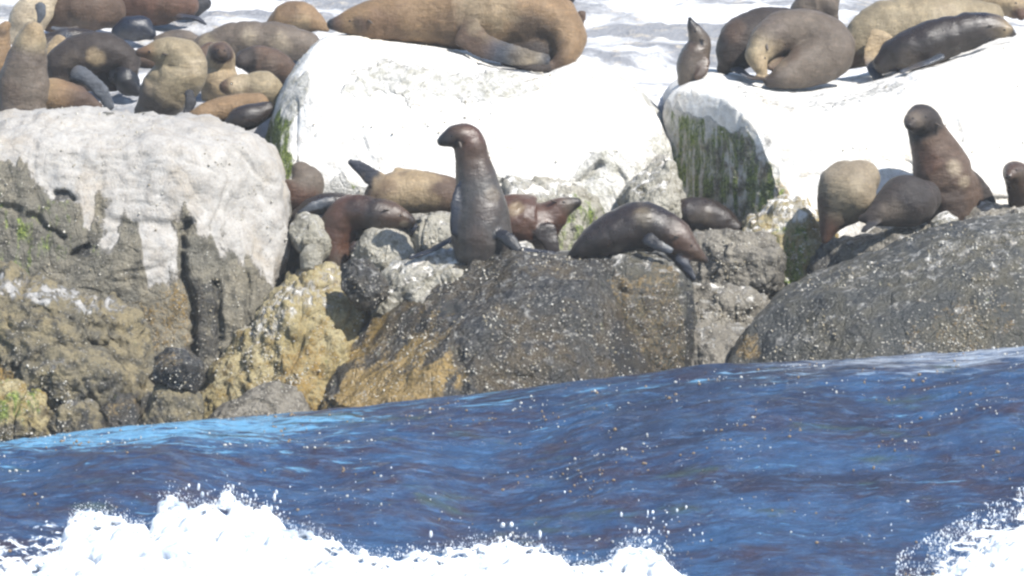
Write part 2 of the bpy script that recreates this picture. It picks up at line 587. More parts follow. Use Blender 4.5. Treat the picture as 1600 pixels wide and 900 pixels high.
wpy = 450 - FPX * (rel @ UP) / np.maximum(dep, 1)
wc[:, 2] = sstep(-25, 90, wpy - np.interp(wpx, lx, ly)) * 0.9 * (np.abs(wv[:, 1] + 7.5) < 6)
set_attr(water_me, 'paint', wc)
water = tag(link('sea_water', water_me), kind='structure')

# ------------------------------------------------------------------ boulders, from the back to the front
G_WHITE = rock_material('white_guano_rock', (0.50, 0.49, 0.46), (0.60, 0.58, 0.54), (0.36, 0.35, 0.30), 0.85, 0.35, ochre=(0.42, 0.32, 0.18), guano=(0.84, 0.83, 0.80))
G_GREY = rock_material('grey_crusted_rock', (0.26, 0.245, 0.20), (0.36, 0.34, 0.29), (0.17, 0.155, 0.115), 0.8, 0.6)
G_BROWN = rock_material('brown_shore_rock', (0.105, 0.095, 0.070), (0.225, 0.185, 0.105), (0.060, 0.055, 0.042), 0.7, 0.5, guano=(0.42, 0.42, 0.42))
G_CAP = rock_material('guano_capped_brown_rock', (0.125, 0.117, 0.095), (0.205, 0.182, 0.135), (0.078, 0.072, 0.058), 0.78, 0.45, guano=(0.40, 0.385, 0.365))
G_OCHRE = rock_material('ochre_lichen_rock', (0.25, 0.20, 0.09), (0.34, 0.29, 0.17), (0.20, 0.14, 0.045), 0.75, 0.6)
G_DARK = rock_material('dark_wet_rock', (0.024, 0.023, 0.020), (0.064, 0.046, 0.022), (0.012, 0.012, 0.013), 0.36, 0.85, spec=0.6, ochre=(0.36, 0.24, 0.075))
G_OLIVE = rock_material('olive_speckled_rock', (0.034, 0.036, 0.034), (0.072, 0.064, 0.042), (0.018, 0.020, 0.021), 0.40, 0.95, spec=0.6)
G_MID = rock_material('speckled_rock', (0.15, 0.135, 0.11), (0.22, 0.20, 0.165), (0.09, 0.08, 0.065), 0.72, 0.75)

boulder('large white guano-covered boulder under the sprawling golden bull seal',
        [(402, 250), (415, 205), (432, 165), (455, 115), (485, 76), (515, 55), (560, 52), (640, 60), (720, 75), (770, 98), (850, 110), (905, 92), (950, 112), (1000, 150), (1032, 182), (1052, 220), (1060, 290), (1056, 350), (1000, 385), (900, 380), (790, 375), (640, 370), (500, 350), (420, 300)],
        3.05, 1.25, G_WHITE, p=4.2, lean=0.32, amp=0.04, rough=0.007, crack=0.02, lump=0.5, seed=11, res=0.019,
        cuts=[((-0.97, -0.22, 0.08), (440, 200, -0.9)), ((0.0, -0.55, 0.83), (700, 120, -0.75))], ncut=0, grooves=[([(786, 270), (840, 274), (890, 278), (912, 262), (936, 240)], 5, 0.10), ([(965, 250), (985, 300), (975, 350)], 5, 0.05)],
        paint=[('g', [(500, 40), (478, 110), (474, 240), (520, 262), (700, 268), (780, 262), (900, 268), (935, 232), (1000, 230), (1030, 180), (900, 30)], 14, 1.0),
               ('g', [(560, 95), (540, 135), (640, 150), (800, 148), (860, 135), (840, 112), (760, 105), (650, 90)], 10, -0.72),
               ('a', [(405, 190), (440, 160), (468, 190), (475, 262), (410, 262)], 12, 0.7),
               ('a', [(530, 235), (600, 235), (610, 262), (560, 275)], 12, 0.5),
               ('a', [(880, 300), (950, 310), (960, 370), (880, 380)], 16, 0.55)], barn=700)
boulder('large white sloping boulder with a green algae face, under the right-hand seal group',
        [(1032, 160), (1045, 138), (1075, 124), (1112, 116), (1200, 136), (1260, 142), (1335, 130), (1400, 112), (1480, 92), (1560, 64), (1640, 50), (1760, 60), (1830, 200), (1830, 400), (1600, 430), (1400, 420), (1240, 420), (1130, 400), (1070, 340), (1052, 260), (1040, 200)],
        3.1, 1.7, G_WHITE, p=3.6, lean=0.45, amp=0.035, rough=0.009, crack=0.02, lump=0.5, seed=23, res=0.021, cen=(1420, 250),
        cuts=[((-0.80, -0.58, 0.02), (1150, 250, -1.25))], ncut=2,
        paint=[('g', [(1030, 100), (1040, 160), (1100, 178), (1160, 190), (1195, 240), (1235, 300), (1250, 340), (1850, 500), (1850, 0)], 9, 1.0),
               ('g', [(1150, 125), (1230, 148), (1330, 140), (1420, 112), (1400, 135), (1260, 165), (1180, 150)], 8, -0.5),
               ('a', [(1040, 165), (1110, 172), (1170, 185), (1225, 290), (1220, 330), (1060, 300)], 14, 0.56),
               ('d', [(1080, 200), (1190, 190), (1225, 340), (1080, 340)], 14, 0.46), ('g', [(1040, 160), (1170, 180), (1200, 260), (1060, 240)], 14, 0.33), ('o', [(1050, 190), (1180, 190), (1200, 330), (1080, 330)], 14, 0.48),
               ('o', [(1180, 250), (1215, 245), (1240, 320), (1200, 330)], 8, 0.6)], barn=300)
# blocks between the white boulders and the shore
boulder('grey green block under the lip of the white boulder, behind the seated seal',
        [(786, 285), (840, 275), (895, 284), (925, 300), (960, 330), (965, 395), (930, 430), (800, 430), (770, 360)],
        1.75, 0.45, G_GREY, p=3.0, seed=31, amp=0.08, paint=[('a', [(860, 290), (950, 310), (950, 400), (870, 400)], 18, 0.5), ('g', [(780, 270), (900, 270), (900, 310), (780, 310)], 12, 0.5)], res=0.018)
boulder('rounded grey rock wedged at the foot of the large white boulder, above the bowed seal',
        [(968, 330), (985, 280), (1015, 246), (1042, 240), (1062, 262), (1066, 330), (1062, 372), (1000, 380), (965, 365)],
        1.75, 0.45, G_GREY, p=2.4, seed=37, amp=0.07, top_guano_sun=0.5, res=0.017)
boulder('tall yellow-streaked rock below the green algae face',
        [(1150, 370), (1180, 335), (1215, 312), (1262, 300), (1300, 312), (1320, 350), (1312, 420), (1290, 470), (1215, 480), (1160, 440)],
        1.5, 0.6, G_OCHRE, p=2.6, seed=41, amp=0.08, top_guano_sun=0.45, paint=[('a', [(1215, 350), (1260, 350), (1255, 460), (1215, 460)], 14, 0.55), ('g', [(1165, 290), (1290, 290), (1270, 335), (1165, 350)], 12, 0.5)], barn=250)
boulder('dark squared block with a pale flat top, right of the bowed seal\'s head',
        [(1076, 372), (1110, 360), (1165, 358), (1212, 366), (1222, 400), (1222, 452), (1190, 470), (1120, 470), (1078, 450)],
        1.0, 0.45, G_MID, p=4.0, seed=43, amp=0.05, lean=0.15, top_guano_sun=0.3, paint=[('d', [(1090, 385), (1222, 380), (1222, 470), (1120, 465)], 16, 0.5)], barn=300)
boulder('low pale slab in the gap between the two dark shore boulders',
        [(1060, 452), (1100, 440), (1150, 448), (1190, 464), (1215, 490), (1215, 530), (1150, 545), (1060, 540)],
        0.5, 0.5, G_MID, p=3.0, seed=47, amp=0.06, top_guano_sun=0.42, barn=300)
boulder('flat pale shingle ledge at the waterline between the dark boulders',
        [(1050, 512), (1090, 500), (1160, 502), (1200, 515), (1220, 560), (1200, 620), (1060, 620)],
        0.0, 0.6, G_MID, p=3.0, seed=53, amp=0.05, lean=0.9, top_guano_sun=0.35, barn=200)
boulder('low dark rock below the tan seal and the black pup',
        [(1240, 440), (1262, 400), (1300, 382), (1360, 368), (1430, 358), (1490, 345), (1540, 330), (1620, 318), (1700, 330), (1700, 470), (1500, 500), (1260, 480)],
        0.7, 0.6, G_MID, p=2.8, seed=59, amp=0.05, lean=0.3, top_guano_sun=0.4, paint=[('d', [(1250, 400), (1420, 385), (1440, 430), (1250, 470)], 14, 0.6)], barn=500)
boulder('small rounded pale stone in front of the tall dark-faced seal',
        [(1452, 350), (1465, 335), (1482, 331), (1498, 340), (1503, 358), (1495, 380), (1462, 380)],
        0.45, 0.15, G_GREY, p=2.2, seed=61, amp=0.07, rough=0.012, res=0.014, top_guano_sun=0.5)
# stones round the middle seals
boulder('rounded pale stone under the bent seal\'s chin',
        [(552, 400), (560, 375), (580, 362), (612, 358), (640, 368), (652, 388), (650, 415), (620, 432), (565, 430)],
        0.75, 0.3, G_GREY, p=2.5, seed=67, amp=0.07, rough=0.018, top_guano_sun=0.4, res=0.014, barn=120)
boulder('pale round stone tucked left of the seated seal',
        [(630, 365), (645, 342), (672, 331), (705, 333), (730, 350), (735, 390), (700, 405), (640, 400)],
        1.0, 0.3, G_GREY, p=2.4, seed=71, amp=0.06, rough=0.016, top_guano_sun=0.38, res=0.014, barn=100)
boulder('grey pitted stone against the end of the left-hand boulder',
        [(452, 352), (466, 338), (495, 340), (515, 352), (520, 385), (505, 405), (486, 400), (468, 392), (455, 375)],
        1.0, 0.35, G_GREY, p=2.6, seed=73, amp=0.08, rough=0.02, top_guano_sun=0.4, res=0.014)
boulder('smooth grey cobble in the dark hollow beside the left-hand boulder',
        [(466, 400), (478, 382), (496, 378), (508, 392), (506, 415), (490, 428), (470, 424)],
        0.55, 0.12, G_GREY, p=2.1, seed=79, amp=0.05, rough=0.006, crack=0.0, ncut=0, res=0.012)
boulder('pale sunlit ramp of rock at the feet of the seated seal',
        [(560, 450), (592, 428), (640, 408), (700, 392), (760, 388), (830, 392), (840, 440), (700, 500), (590, 490)],
        0.25, 0.45, G_GREY, p=3.0, seed=83, amp=0.05, lean=0.6, top_guano_sun=0.5, res=0.016)
# the left shore
boulder('huge boulder with a white guano cap dripping over its brown face',
        [(-230, 250), (-120, 200), (0, 173), (60, 167), (150, 172), (230, 184), (330, 194), (395, 214), (428, 242), (443, 280), (447, 330), (446, 380), (442, 440), (432, 480), (412, 520), (380, 560), (320, 600), (200, 620), (0, 620), (-230, 600)],
        1.25, 1.35, G_CAP, p=3.0, lean=0.34, amp=0.05, rough=0.024, crack=0.03, lump=0.55, seed=5, res=0.016, grooves=[([(298, 338), (294, 395), (306, 460), (312, 560)], 6, 0.16), ([(345, 425), (352, 480), (356, 560)], 5, 0.12), ([(98, 290), (126, 298)], 4, 0.1), ([(126, 382), (152, 368)], 4, 0.1), ([(0, 300), (60, 320), (110, 360)], 5, 0.06), ([(392, 420), (398, 500)], 4, 0.08)],
        cuts=[((0.1, -0.9, 0.25), (120, 380, -1.0)), ((0.75, -0.62, 0.1), (400, 380, -0.75))], ncut=4,
        paint=[('g', [(-250, 150), (500, 150), (460, 440), (420, 430), (395, 420), (350, 350), (300, 320), (288, 340), (268, 410), (250, 425), (238, 400), (215, 360), (190, 372), (180, 340), (150, 325), (125, 300), (60, 275), (0, 250), (-250, 240)], 24, 0.86),
               ('a', [(-50, 260), (110, 295), (160, 350), (60, 440), (-50, 440)], 22, 0.30),
               ('d', [(-40, 330), (60, 330), (80, 440), (-40, 440)], 22, 0.35),
               ('d', [(312, 420), (345, 430), (352, 530), (310, 540)], 8, 0.75),  # shade of the upright crack painted dark
               ('d', [(100, 285), (120, 285), (122, 300), (100, 298)], 4, 0.8), ('d', [(125, 370), (150, 365), (152, 380), (128, 385)], 4, 0.9),  # shade inside the two short clefts painted dark
               ('o', [(220, 430), (320, 430), (320, 545), (220, 520)], 22, 0.45)], barn=1600)
boulder('rough ochre rock stacked between the left-hand boulder and the large dark dome',
        [(300, 640), (330, 590), (365, 552), (395, 510), (425, 468), (450, 440), (485, 424), (530, 420), (575, 440), (610, 480), (610, 560), (580, 650), (520, 720), (320, 700)],
        0.15, 0.75, G_OCHRE, p=2.6, lean=0.5, amp=0.09, rough=0.034, crack=0.05, seed=89, res=0.016,
        paint=[('g', [(400, 420), (560, 405), (540, 470), (450, 520), (390, 540)], 24, 0.42), ('o', [(430, 560), (510, 480), (520, 640), (430, 660)], 18, 0.6), ('d', [(330, 545), (385, 535), (380, 580), (330, 600)], 12, 0.4)], barn=1600)
boulder('small black-topped stone perched between the ochre rock and the dark dome',
        [(528, 412), (545, 402), (572, 404), (592, 420), (612, 448), (608, 466), (585, 484), (562, 482), (545, 462), (530, 440)],
        -0.25, 0.2, G_DARK, p=2.6, seed=97, amp=0.09, rough=0.018, res=0.013, top_guano_sun=0.35, barn=60)
boulder('low brown rock with a pale crest along the left edge of the water',
        [(-220, 430), (-60, 428), (0, 434), (60, 446), (130, 470), (190, 492), (228, 515), (250, 545), (262, 590), (270, 650), (280, 760), (100, 800), (-220, 800)],
        -0.85, 0.75, G_BROWN, p=2.8, lean=0.35, amp=0.13, rough=0.050, crack=0.07, seed=101, res=0.016, grooves=[([(140, 532), (185, 538), (235, 534)], 5, 0.09), ([(60, 470), (130, 500), (220, 530)], 4, 0.05), ([(30, 560), (90, 600), (160, 612), (215, 640)], 6, 0.10), ([(225, 540), (222, 600), (214, 640)], 5, 0.08)],
        cuts=[((0.1, -0.75, 0.65), (80, 520, -0.55))],
        paint=[('g', [(-50, 420), (20, 425), (140, 460), (240, 505), (225, 520), (130, 484), (0, 453), (-50, 449)], 6, 0.5),
               ('d', [(-30, 455), (60, 470), (160, 500), (60, 500), (-30, 475)], 8, 0.5),
               ('d', [(40, 560), (140, 550), (200, 600), (60, 620)], 16, 0.6),  # dark patch paints in crevice shadow
               ('o', [(-30, 560), (30, 580), (60, 680), (-30, 700)], 16, 0.7), ('a', [(0, 590), (60, 600), (40, 670), (0, 670)], 14, 0.5),
               ('d', [(150, 610), (260, 600), (270, 690), (180, 690)], 14, 0.7)], barn=700, wet_below=665)  # crevice shadow near the waterline painted dark; wet_below is real damp
boulder('rounded ochre and green stone at the lower left corner of the shore',
        [(-40, 640), (-10, 605), (30, 592), (66, 606), (84, 640), (88, 690), (60, 740), (-30, 740)],
        -1.7, 0.3, G_OCHRE, p=2.5, seed=139, amp=0.12, rough=0.03, res=0.014, paint=[('a', [(-30, 600), (60, 600), (50, 660), (-30, 660)], 14, 0.5), ('d', [(20, 640), (90, 630), (90, 700), (20, 700)], 12, 0.5)], wet_below=668, barn=120)
boulder('knobbly pale olive stone at the waterline, second from the left corner',
        [(78, 660), (90, 630), (118, 618), (146, 626), (162, 650), (164, 700), (140, 740), (86, 740)],
        -1.75, 0.22, G_BROWN, p=2.4, seed=149, amp=0.12, rough=0.026, res=0.013, top_guano_sun=0.4, wet_below=664, barn=90)
boulder('dark rust-stained stone at the waterline left of the grey-green stone',
        [(150, 665), (160, 632), (182, 618), (208, 626), (226, 648), (232, 700), (210, 740), (158, 740)],
        -1.7, 0.22, G_DARK, p=2.4, seed=151, amp=0.12, rough=0.024, res=0.013, paint=[('o', [(165, 620), (215, 625), (200, 650), (165, 650)], 10, 0.5)], barn=60)
boulder('flat-topped brown ledge stone lying above the waterline stones at left',
        [(20, 590), (34, 566), (80, 552), (140, 556), (186, 572), (206, 600), (196, 640), (120, 650), (40, 640)],
        -1.45, 0.3, G_BROWN, p=3.0, seed=157, amp=0.10, rough=0.03, res=0.014, paint=[('d', [(40, 590), (200, 590), (200, 650), (40, 650)], 14, 0.55), ('g', [(40, 552), (170, 556), (160, 575), (50, 575)], 8, 0.3)], barn=140)
boulder('dark stone capped with wet red-brown weed at the left waterline',
        [(232, 590), (238, 560), (262, 546), (292, 552), (312, 572), (318, 598), (300, 612), (262, 614)],
        -1.6, 0.22, G_DARK, p=2.4, seed=103, amp=0.10, rough=0.02, res=0.012, paint=[('o', [(235, 550), (300, 550), (250, 580)], 10, 0.4), ('d', [(245, 575), (315, 570), (315, 612), (250, 612)], 8, 0.8)], barn=60)
boulder('grey-green stone standing in the water below the weed-capped stone',
        [(218, 650), (222, 620), (240, 600), (275, 596), (300, 606), (314, 632), (314, 690), (290, 740), (230, 740)],
        -1.65, 0.25, G_BROWN, p=2.5, seed=107, amp=0.09, rough=0.02, res=0.013, wet_below=655, barn=80)
boulder('low slate-grey wedge at the waterline left of the large dark dome',
        [(310, 665), (340, 635), (385, 612), (430, 598), (458, 606), (482, 632), (500, 680), (480, 740), (320, 740)],
        -1.1, 0.35, G_MID, p=2.6, seed=109, amp=0.06, rough=0.018, res=0.014, barn=200)
# the two large dark domes
boulder('golden-brown angular rock behind the right shoulder of the large dark dome',
        [(820, 430), (880, 402), (960, 398), (1030, 396), (1056, 408), (1076, 436), (1083, 490), (1083, 560), (1075, 640), (980, 700), (840, 700)],
        -0.15, 0.6, G_OLIVE, p=3.4, lean=0.25, amp=0.05, rough=0.026, crack=0.03, lump=0.6, seed=113, res=0.016,
        cuts=[((0.8, -0.6, 0.0), (1066, 500, -0.5))], top_guano_sun=0.4, paint=[('o', [(880, 410), (1050, 410), (1070, 600), (900, 560)], 24, 0.5), ('d', [(960, 470), (1060, 440), (1080, 600), (960, 620)], 26, 0.55), ('d', [(1070, 450), (1090, 450), (1090, 600), (1070, 600)], 5, 0.8)], barn=700)
boulder('large dark wet dome of rock, ochre at its left foot, below the seated seal',
        [(470, 690), (492, 630), (515, 580), (545, 532), (590, 486), (640, 446), (690, 416), (740, 402), (800, 398), (880, 402), (960, 412), (1020, 432), (1056, 470), (1072, 530), (1078, 600), (1080, 700), (1000, 780), (600, 800), (480, 760)],
        -0.55, 1.05, G_DARK, p=2.3, lean=0.45, amp=0.05, rough=0.022, crack=0.02, lump=0.7, seed=127, res=0.0155, grooves=[([(960, 440), (1010, 500), (1040, 560)], 8, 0.06), ([(700, 430), (712, 520), (730, 600)], 7, 0.04)],
        top_guano_sun=0.30, paint=[('o', [(480, 640), (520, 580), (580, 510), (650, 500), (700, 540), (720, 620), (600, 680), (480, 680)], 44, 0.85), ('o', [(940, 420), (1060, 440), (1080, 600), (1000, 600)], 26, 0.42),
               ('d', [(560, 520), (640, 450), (720, 430), (700, 520), (560, 580)], 22, 0.5),
               ('g', [(720, 396), (900, 398), (1000, 440), (900, 420), (760, 424)], 12, 0.3),  # pale crest of the dome: sunlit top put into the colour
               ('d', [(950, 470), (1000, 500), (1040, 600), (960, 580)], 16, 0.6)], barn=3000)
boulder('large dark speckled boulder rising to the right edge above the water',
        [(1140, 580), (1158, 540), (1180, 502), (1215, 468), (1260, 445), (1310, 425), (1370, 402), (1430, 380), (1490, 362), (1545, 350), (1620, 338), (1720, 340), (1790, 450), (1790, 620), (1700, 720), (1200, 720), (1140, 660)],
        -0.55, 1.05, G_OLIVE, p=2.4, lean=0.5, amp=0.04, rough=0.016, crack=0.012, lump=0.7, seed=131, res=0.0165,
        top_guano_sun=0.33, paint=[('g', [(1230, 440), (1440, 365), (1620, 325), (1620, 385), (1480, 405), (1300, 455)], 18, 0.36), ('o', [(1400, 480), (1560, 440), (1620, 470), (1500, 540), (1400, 530)], 26, 0.35), ('o', [(1150, 520), (1185, 520), (1185, 555), (1150, 555)], 8, 0.6)], barn=3000)  # paler top and crest stand for sunlight on the upper part

# ------------------------------------------------------------------ seals
def fur_material(name, rough, spec, sheen, bump, fine=0.55, soak=1.0):
    m = NT(name)
    a = m.attr('fur')
    n1 = m.noise(7, 5, 0.6)
    n2 = m.noise(60, 4, 0.6, vec=m.scaled((1.0, 1.0, 0.45)))
    n3 = m.noise(16, 4, 0.6, vec=m.scaled((0.6, 0.6, 1.8)), dist=1.0)
    col = m.mix(m.ss(n1, 0.3, 0.7), a.outputs['Color'], m.mix(1.0, a.outputs['Color'], (0.72, 0.70, 0.68), 'MULTIPLY'))
    col = m.mix(m.ss(n2, 0.35, 0.7, 0, 0.55), col, m.mix(1.0, col, (0.55, 0.55, 0.55), 'MULTIPLY'))
    col = m.mix(m.ss(n3, 0.52, 0.72, 0, 0.5), col, m.mix(1.0, col, (1.7, 1.65, 1.55), 'MULTIPLY'))
    col = m.mix(1.0, col, (soak, soak, soak), 'MULTIPLY')
    h = m.math('ADD', m.math('MULTIPLY', n2, 0.4), m.math('MULTIPLY', n3, 0.8))
    m.bsdf.inputs['Sheen Weight'].default_value = sheen
    m.bsdf.inputs['Sheen Roughness'].default_value = 0.5
    m.bsdf.inputs['Sheen Tint'].default_value = (1, 0.93, 0.82, 1)
    ro = m.ss(n1, 0.3, 0.7, rough - 0.1, rough + 0.1)
    fb = m.bump(m.noise(95, 4, 0.7, vec=m.scaled((1.0, 1.0, 0.5))), fine, 0.012)
    return m.out(col, ro, m.bump(h, bump, 0.03, fb), spec)
FUR_DRY = fur_material('dry_seal_fur', 0.58, 0.35, 0.04, 0.5, 0.55, 0.86)
FUR_WET = fur_material('wet_seal_fur', 0.33, 0.5, 0.0, 0.28, 0.32, 0.68)
def plain(name, col, rough):
    m = NT(name)
    n = m.noise(40, 3)
    return m.out(m.mix(n, col, tuple(x * 0.7 for x in col)), rough)
EYE = plain('seal_eye', (0.012, 0.010, 0.010), 0.08)
EAR = plain('seal_ear_skin', (0.06, 0.045, 0.035), 0.6)

TAN = (0.33, 0.25, 0.15); OLIVE = (0.27, 0.22, 0.14); GOLD = (0.23, 0.148, 0.078); BROWN = (0.090, 0.055, 0.036); REDB = (0.105, 0.052, 0.033)
DARK = (0.034, 0.024, 0.020); GREYB = (0.125, 0.098, 0.076); BLACK = (0.020, 0.020, 0.025); SLATE = (0.075, 0.085, 0.105); PALE = (0.42, 0.35, 0.25); NAVY = (0.018, 0.022, 0.038)

def catmull(pts, sub):
    pts = np.asarray(pts, float)
    e = np.vstack([2 * pts[0] - pts[1], pts, 2 * pts[-1] - pts[-2]])
    out = []
    for i in range(1, len(e) - 2):
        p0, p1, p2, p3 = e[i - 1], e[i], e[i + 1], e[i + 2]
        for k in range(sub):
            t = k / sub
            out.append(0.5 * (2 * p1 + (p2 - p0) * t + (2 * p0 - 5 * p1 + 4 * p2 - p3) * t * t + (3 * p1 - p0 - 3 * p2 + p3) * t ** 3))
    out.append(pts[-1])
    return np.array(out)

def loft(path, cols, verts, faces, colors, flat=None, seg=20, sub=6, fold=0.0, seed=0):
    """path rows: x y z r; flat: None for a round body, else (normal, thickness ratio)."""
    q = catmull(np.hstack([path, cols]), sub)
    c, r, k = q[:, :3], np.maximum(q[:, 3], 0.006), np.clip(q[:, 4:], 0.005, 1)
    if fold:
        arc = np.concatenate([[0], np.cumsum(np.linalg.norm(np.diff(c, axis=0), axis=1))])
        a3 = np.column_stack([arc, np.zeros_like(arc), np.zeros_like(arc)])
        r = r * (1 + fold * (0.6 * vnoise(a3, 9.0, seed) + 0.5 * vnoise(a3, 22.0, seed + 1)))
    tan = np.gradient(c, axis=0)
    tan /= np.linalg.norm(tan, axis=1)[:, None] + 1e-9
    crease = np.zeros((len(c), seg))
    if fold:
        ang = np.arange(seg) * 2 * math.pi / seg
        A, G = np.meshgrid(arc, ang, indexing='ij')
        q3 = np.column_stack([A.ravel(), np.cos(G).ravel(), np.sin(G).ravel()])
        ridge = 1 - np.abs(vnoise(q3, (10.0, 0.8, 0.8), seed + 5))
        msk = sstep(-0.1, 0.5, vnoise(q3, (3.0, 1.3, 1.3), seed + 6))
        sag = vnoise(q3, (4.0, 1.2, 1.2), seed + 7)
        crease = (sstep(0.72, 1.0, ridge) * msk * 3.4 * fold - sag * fold * 1.3).reshape(len(c), seg)
    rings = []
    capn = 4
    for j in range(capn):                         # rounded ends
        a = (j + 0.5) / capn * math.pi / 2
        rings.append((c[0] - tan[0] * r[0] * math.cos(a) * (0.9 if flat is None else 0.5), tan[0], r[0] * math.sin(a), k[0], crease[0]))
    rings += [(c[i], tan[i], r[i], k[i], crease[i]) for i in range(len(c))]
    for j in range(capn)[::-1]:
        a = (j + 0.5) / capn * math.pi / 2
        rings.append((c[-1] + tan[-1] * r[-1] * math.cos(a) * (0.9 if flat is None else 0.5), tan[-1], r[-1] * math.sin(a), k[-1], crease[-1]))
    base = len(verts)
    u = np.array([0, -1.0, 0])
    if abs(tan[0] @ u) > 0.9: u = np.array([0, 0, 1.0])
    for cc, t, rr, kk, cz in rings:
        if flat is not None:
            n = np.array(flat[0], float)
            n = n - t * (n @ t)
            n /= np.linalg.norm(n) + 1e-9
            s = np.cross(t, n)
            ru, rv = rr, max(rr * flat[1], min(rr, 0.014))
        else:
            n = u - t * (u @ t)
            n /= np.linalg.norm(n) + 1e-9
            u = n
            s = np.cross(t, n)
            ru = rv = rr
        for g in range(seg):
            a = 2 * math.pi * g / seg
            verts.append(cc + (s * ru * math.cos(a) + n * rv * math.sin(a)) * (1 - cz[g]))
            colors.append(kk)
    nr = len(rings)
    for i in range(nr - 1):
        for g in range(seg):
            g2 = (g + 1) % seg
            a, b = base + i * seg, base + (i + 1) * seg
            faces.append((a + g, a + g2, b + g2, b + g))
    faces.append(tuple(base + g for g in range(seg))[::-1])
    faces.append(tuple(base + (nr - 1) * seg + g for g in range(seg)))

def ball_mesh(r, mat, name, squash=(1, 1, 1)):
    bm = bmesh.new()
    bmesh.ops.create_icosphere(bm, subdivisions=2, radius=r)
    for w in bm.verts:
        w.co = Vector((w.co.x * squash[0], w.co.y * squash[1], w.co.z * squash[2]))
    me = bpy.data.meshes.new(name)
    bm.to_mesh(me)
    bm.free()
    me.materials.append(mat)
    me.polygons.foreach_set('use_smooth', [True] * len(me.polygons))
    return me
EYE_ME = ball_mesh(0.012, EYE, 'eye', (1, 0.6, 0.9))

def ear_mesh():
    v, f = [], []
    n = 6
    for i, (h, r) in enumerate([(0.0, 0.012), (0.022, 0.014), (0.046, 0.010), (0.066, 0.002)]):
        for k in range(n):
            a = 2 * math.pi * k / n
            v.append((r * math.cos(a), r * 0.6 * math.sin(a), h))
    for i in range(3):
        for k in range(n):
            k2 = (k + 1) % n
            f.append((i * n + k, i * n + k2, (i + 1) * n + k2, (i + 1) * n + k))
    f.append(tuple(3 * n + k for k in range(n)))
    return mesh_from('ear', v, f, EAR)
EAR_ME = ear_mesh()
NOSE_ME = ball_mesh(0.017, EYE, 'nose', (1.1, 1.0, 0.85))

SEALS = 'fur seals hauled out on the rocks'
def seal(label, Y, spine, col, flippers=(), paint=(), wet=False, eyes=(), ears=(), vox=0.0145, seed=1, wrinkle=1.0, squash=1.0):
    k = mpp(Y)
    verts, faces, colors = [], [], []
    def conv(pts, default):
        path, cl = [], []
        for q in pts:
            w = P(q[0], q[1], Y + q[2])
            path.append([*w, q[3] * k])
            cl.append(q[4] if len(q) > 4 else default)
        return np.array(path), np.array(cl, float)
    pth, cl = conv(spine, col)
    loft(pth, cl, verts, faces, colors, seg=24, sub=12, fold=0.022 * wrinkle, seed=seed)
    for fl in flippers:
        face, fc, pts = fl[0], fl[1], fl[2]
        n = {'cam': (0.1, -1, 0.15), 'ground': (0, -0.25, 1), 'side': (1, -0.3, 0.2)}[face]
        pth, cl = conv(pts, fc)
        loft(pth, cl, verts, faces, colors, flat=(n, 0.30), seg=14, sub=5)
    me = mesh_from('tmp', [tuple(q) for q in verts], faces)
    o = bpy.data.objects.new('fur_seal', me)
    C.objects.link(o)
    md = o.modifiers.new('r', 'REMESH')
    md.mode = 'VOXEL'
    md.voxel_size = vox
    sm = o.modifiers.new('s', 'SMOOTH')
    sm.iterations = 3
    sm.factor = 0.5
    dg = bpy.context.evaluated_depsgraph_get()
    nm = bpy.data.meshes.new_from_object(o.evaluated_get(dg))
    o.modifiers.clear()
    o.data = nm
    bpy.data.meshes.remove(me)
    nm.name = 'fur_seal'
    v = get_co(nm)
    no = get_no(nm)
    kd = kdtree.KDTree(len(verts))
    for i, q in enumerate(verts): kd.insert(q, i)
    kd.balance()
    ca = np.array(colors)
    fc = np.array([ca[[h[1] for h in kd.find_n(q, 3)]].mean(0) for q in v])
    # skin folds and muscle
    d = 0.010 * fbm(v, 5.0, 3, 0.5, seed) + 0.005 * wrinkle * (0.5 - np.abs(vnoise(v, (6, 6, 10), seed + 9)))
    v = v + no * d[:, None]
    set_co(nm, v)
    nz = fbm(v, 9.0, 3, 0.6, seed + 3)
    for px, py, r, pc, amt in paint:
        w = P(px, py, Y)
        dd = np.hypot(v[:, 0] - w[0], v[:, 2] - w[2]) / k
        f = sstep(1.0, 0.35, dd / r + nz * 0.22) * amt * (no[:, 1] < 0.35)
        fc = fc * (1 - f[:, None]) + np.array(pc) * f[:, None]
    set_attr(nm, 'fur', np.column_stack([np.clip(fc, 0, 1), np.ones(len(fc))]))
    nm.materials.clear()
    nm.materials.append(FUR_WET if wet else FUR_DRY)
    nm.polygons.foreach_set('use_smooth', [True] * len(nm.polygons))
    tag(o, label, 'seal', SEALS)
    def surf(px, py):
        w = P(px, py, Y)
        dd = np.hypot(v[:, 0] - w[0], v[:, 2] - w[2])
        c = np.where(dd < max(dd.min() * 1.2, 2.5 * k))[0]
        i = c[np.argmin(v[c, 1])]
        return i
    if eyes:                                     # bare black nose pad at the tip of the snout
        q, q0 = spine[-1], spine[-2]
        a, b = Vector(P(q[0], q[1], Y + q[2])), Vector(P(q0[0], q0[1], Y + q0[2]))
        e = link('nose', NOSE_ME, o)
        e.location = a + (a - b).normalized() * q[3] * k * 0.45 + Vector((0, 0, 0.006))
    for px, py in eyes:
        i = surf(px, py)
        e = link('eye', EYE_ME, o)
        e.location = v[i] - no[i] * 0.004
    for px, py, dx, dz in ears:
        i = surf(px, py)
        e = link('ear', EAR_ME, o)
        e.location = v[i] - no[i] * 0.006
        e.rotation_euler = Vector((dx, no[i][1] * 0.5 - 0.15, dz)).to_track_quat('Z', 'Y').to_euler()
    return o

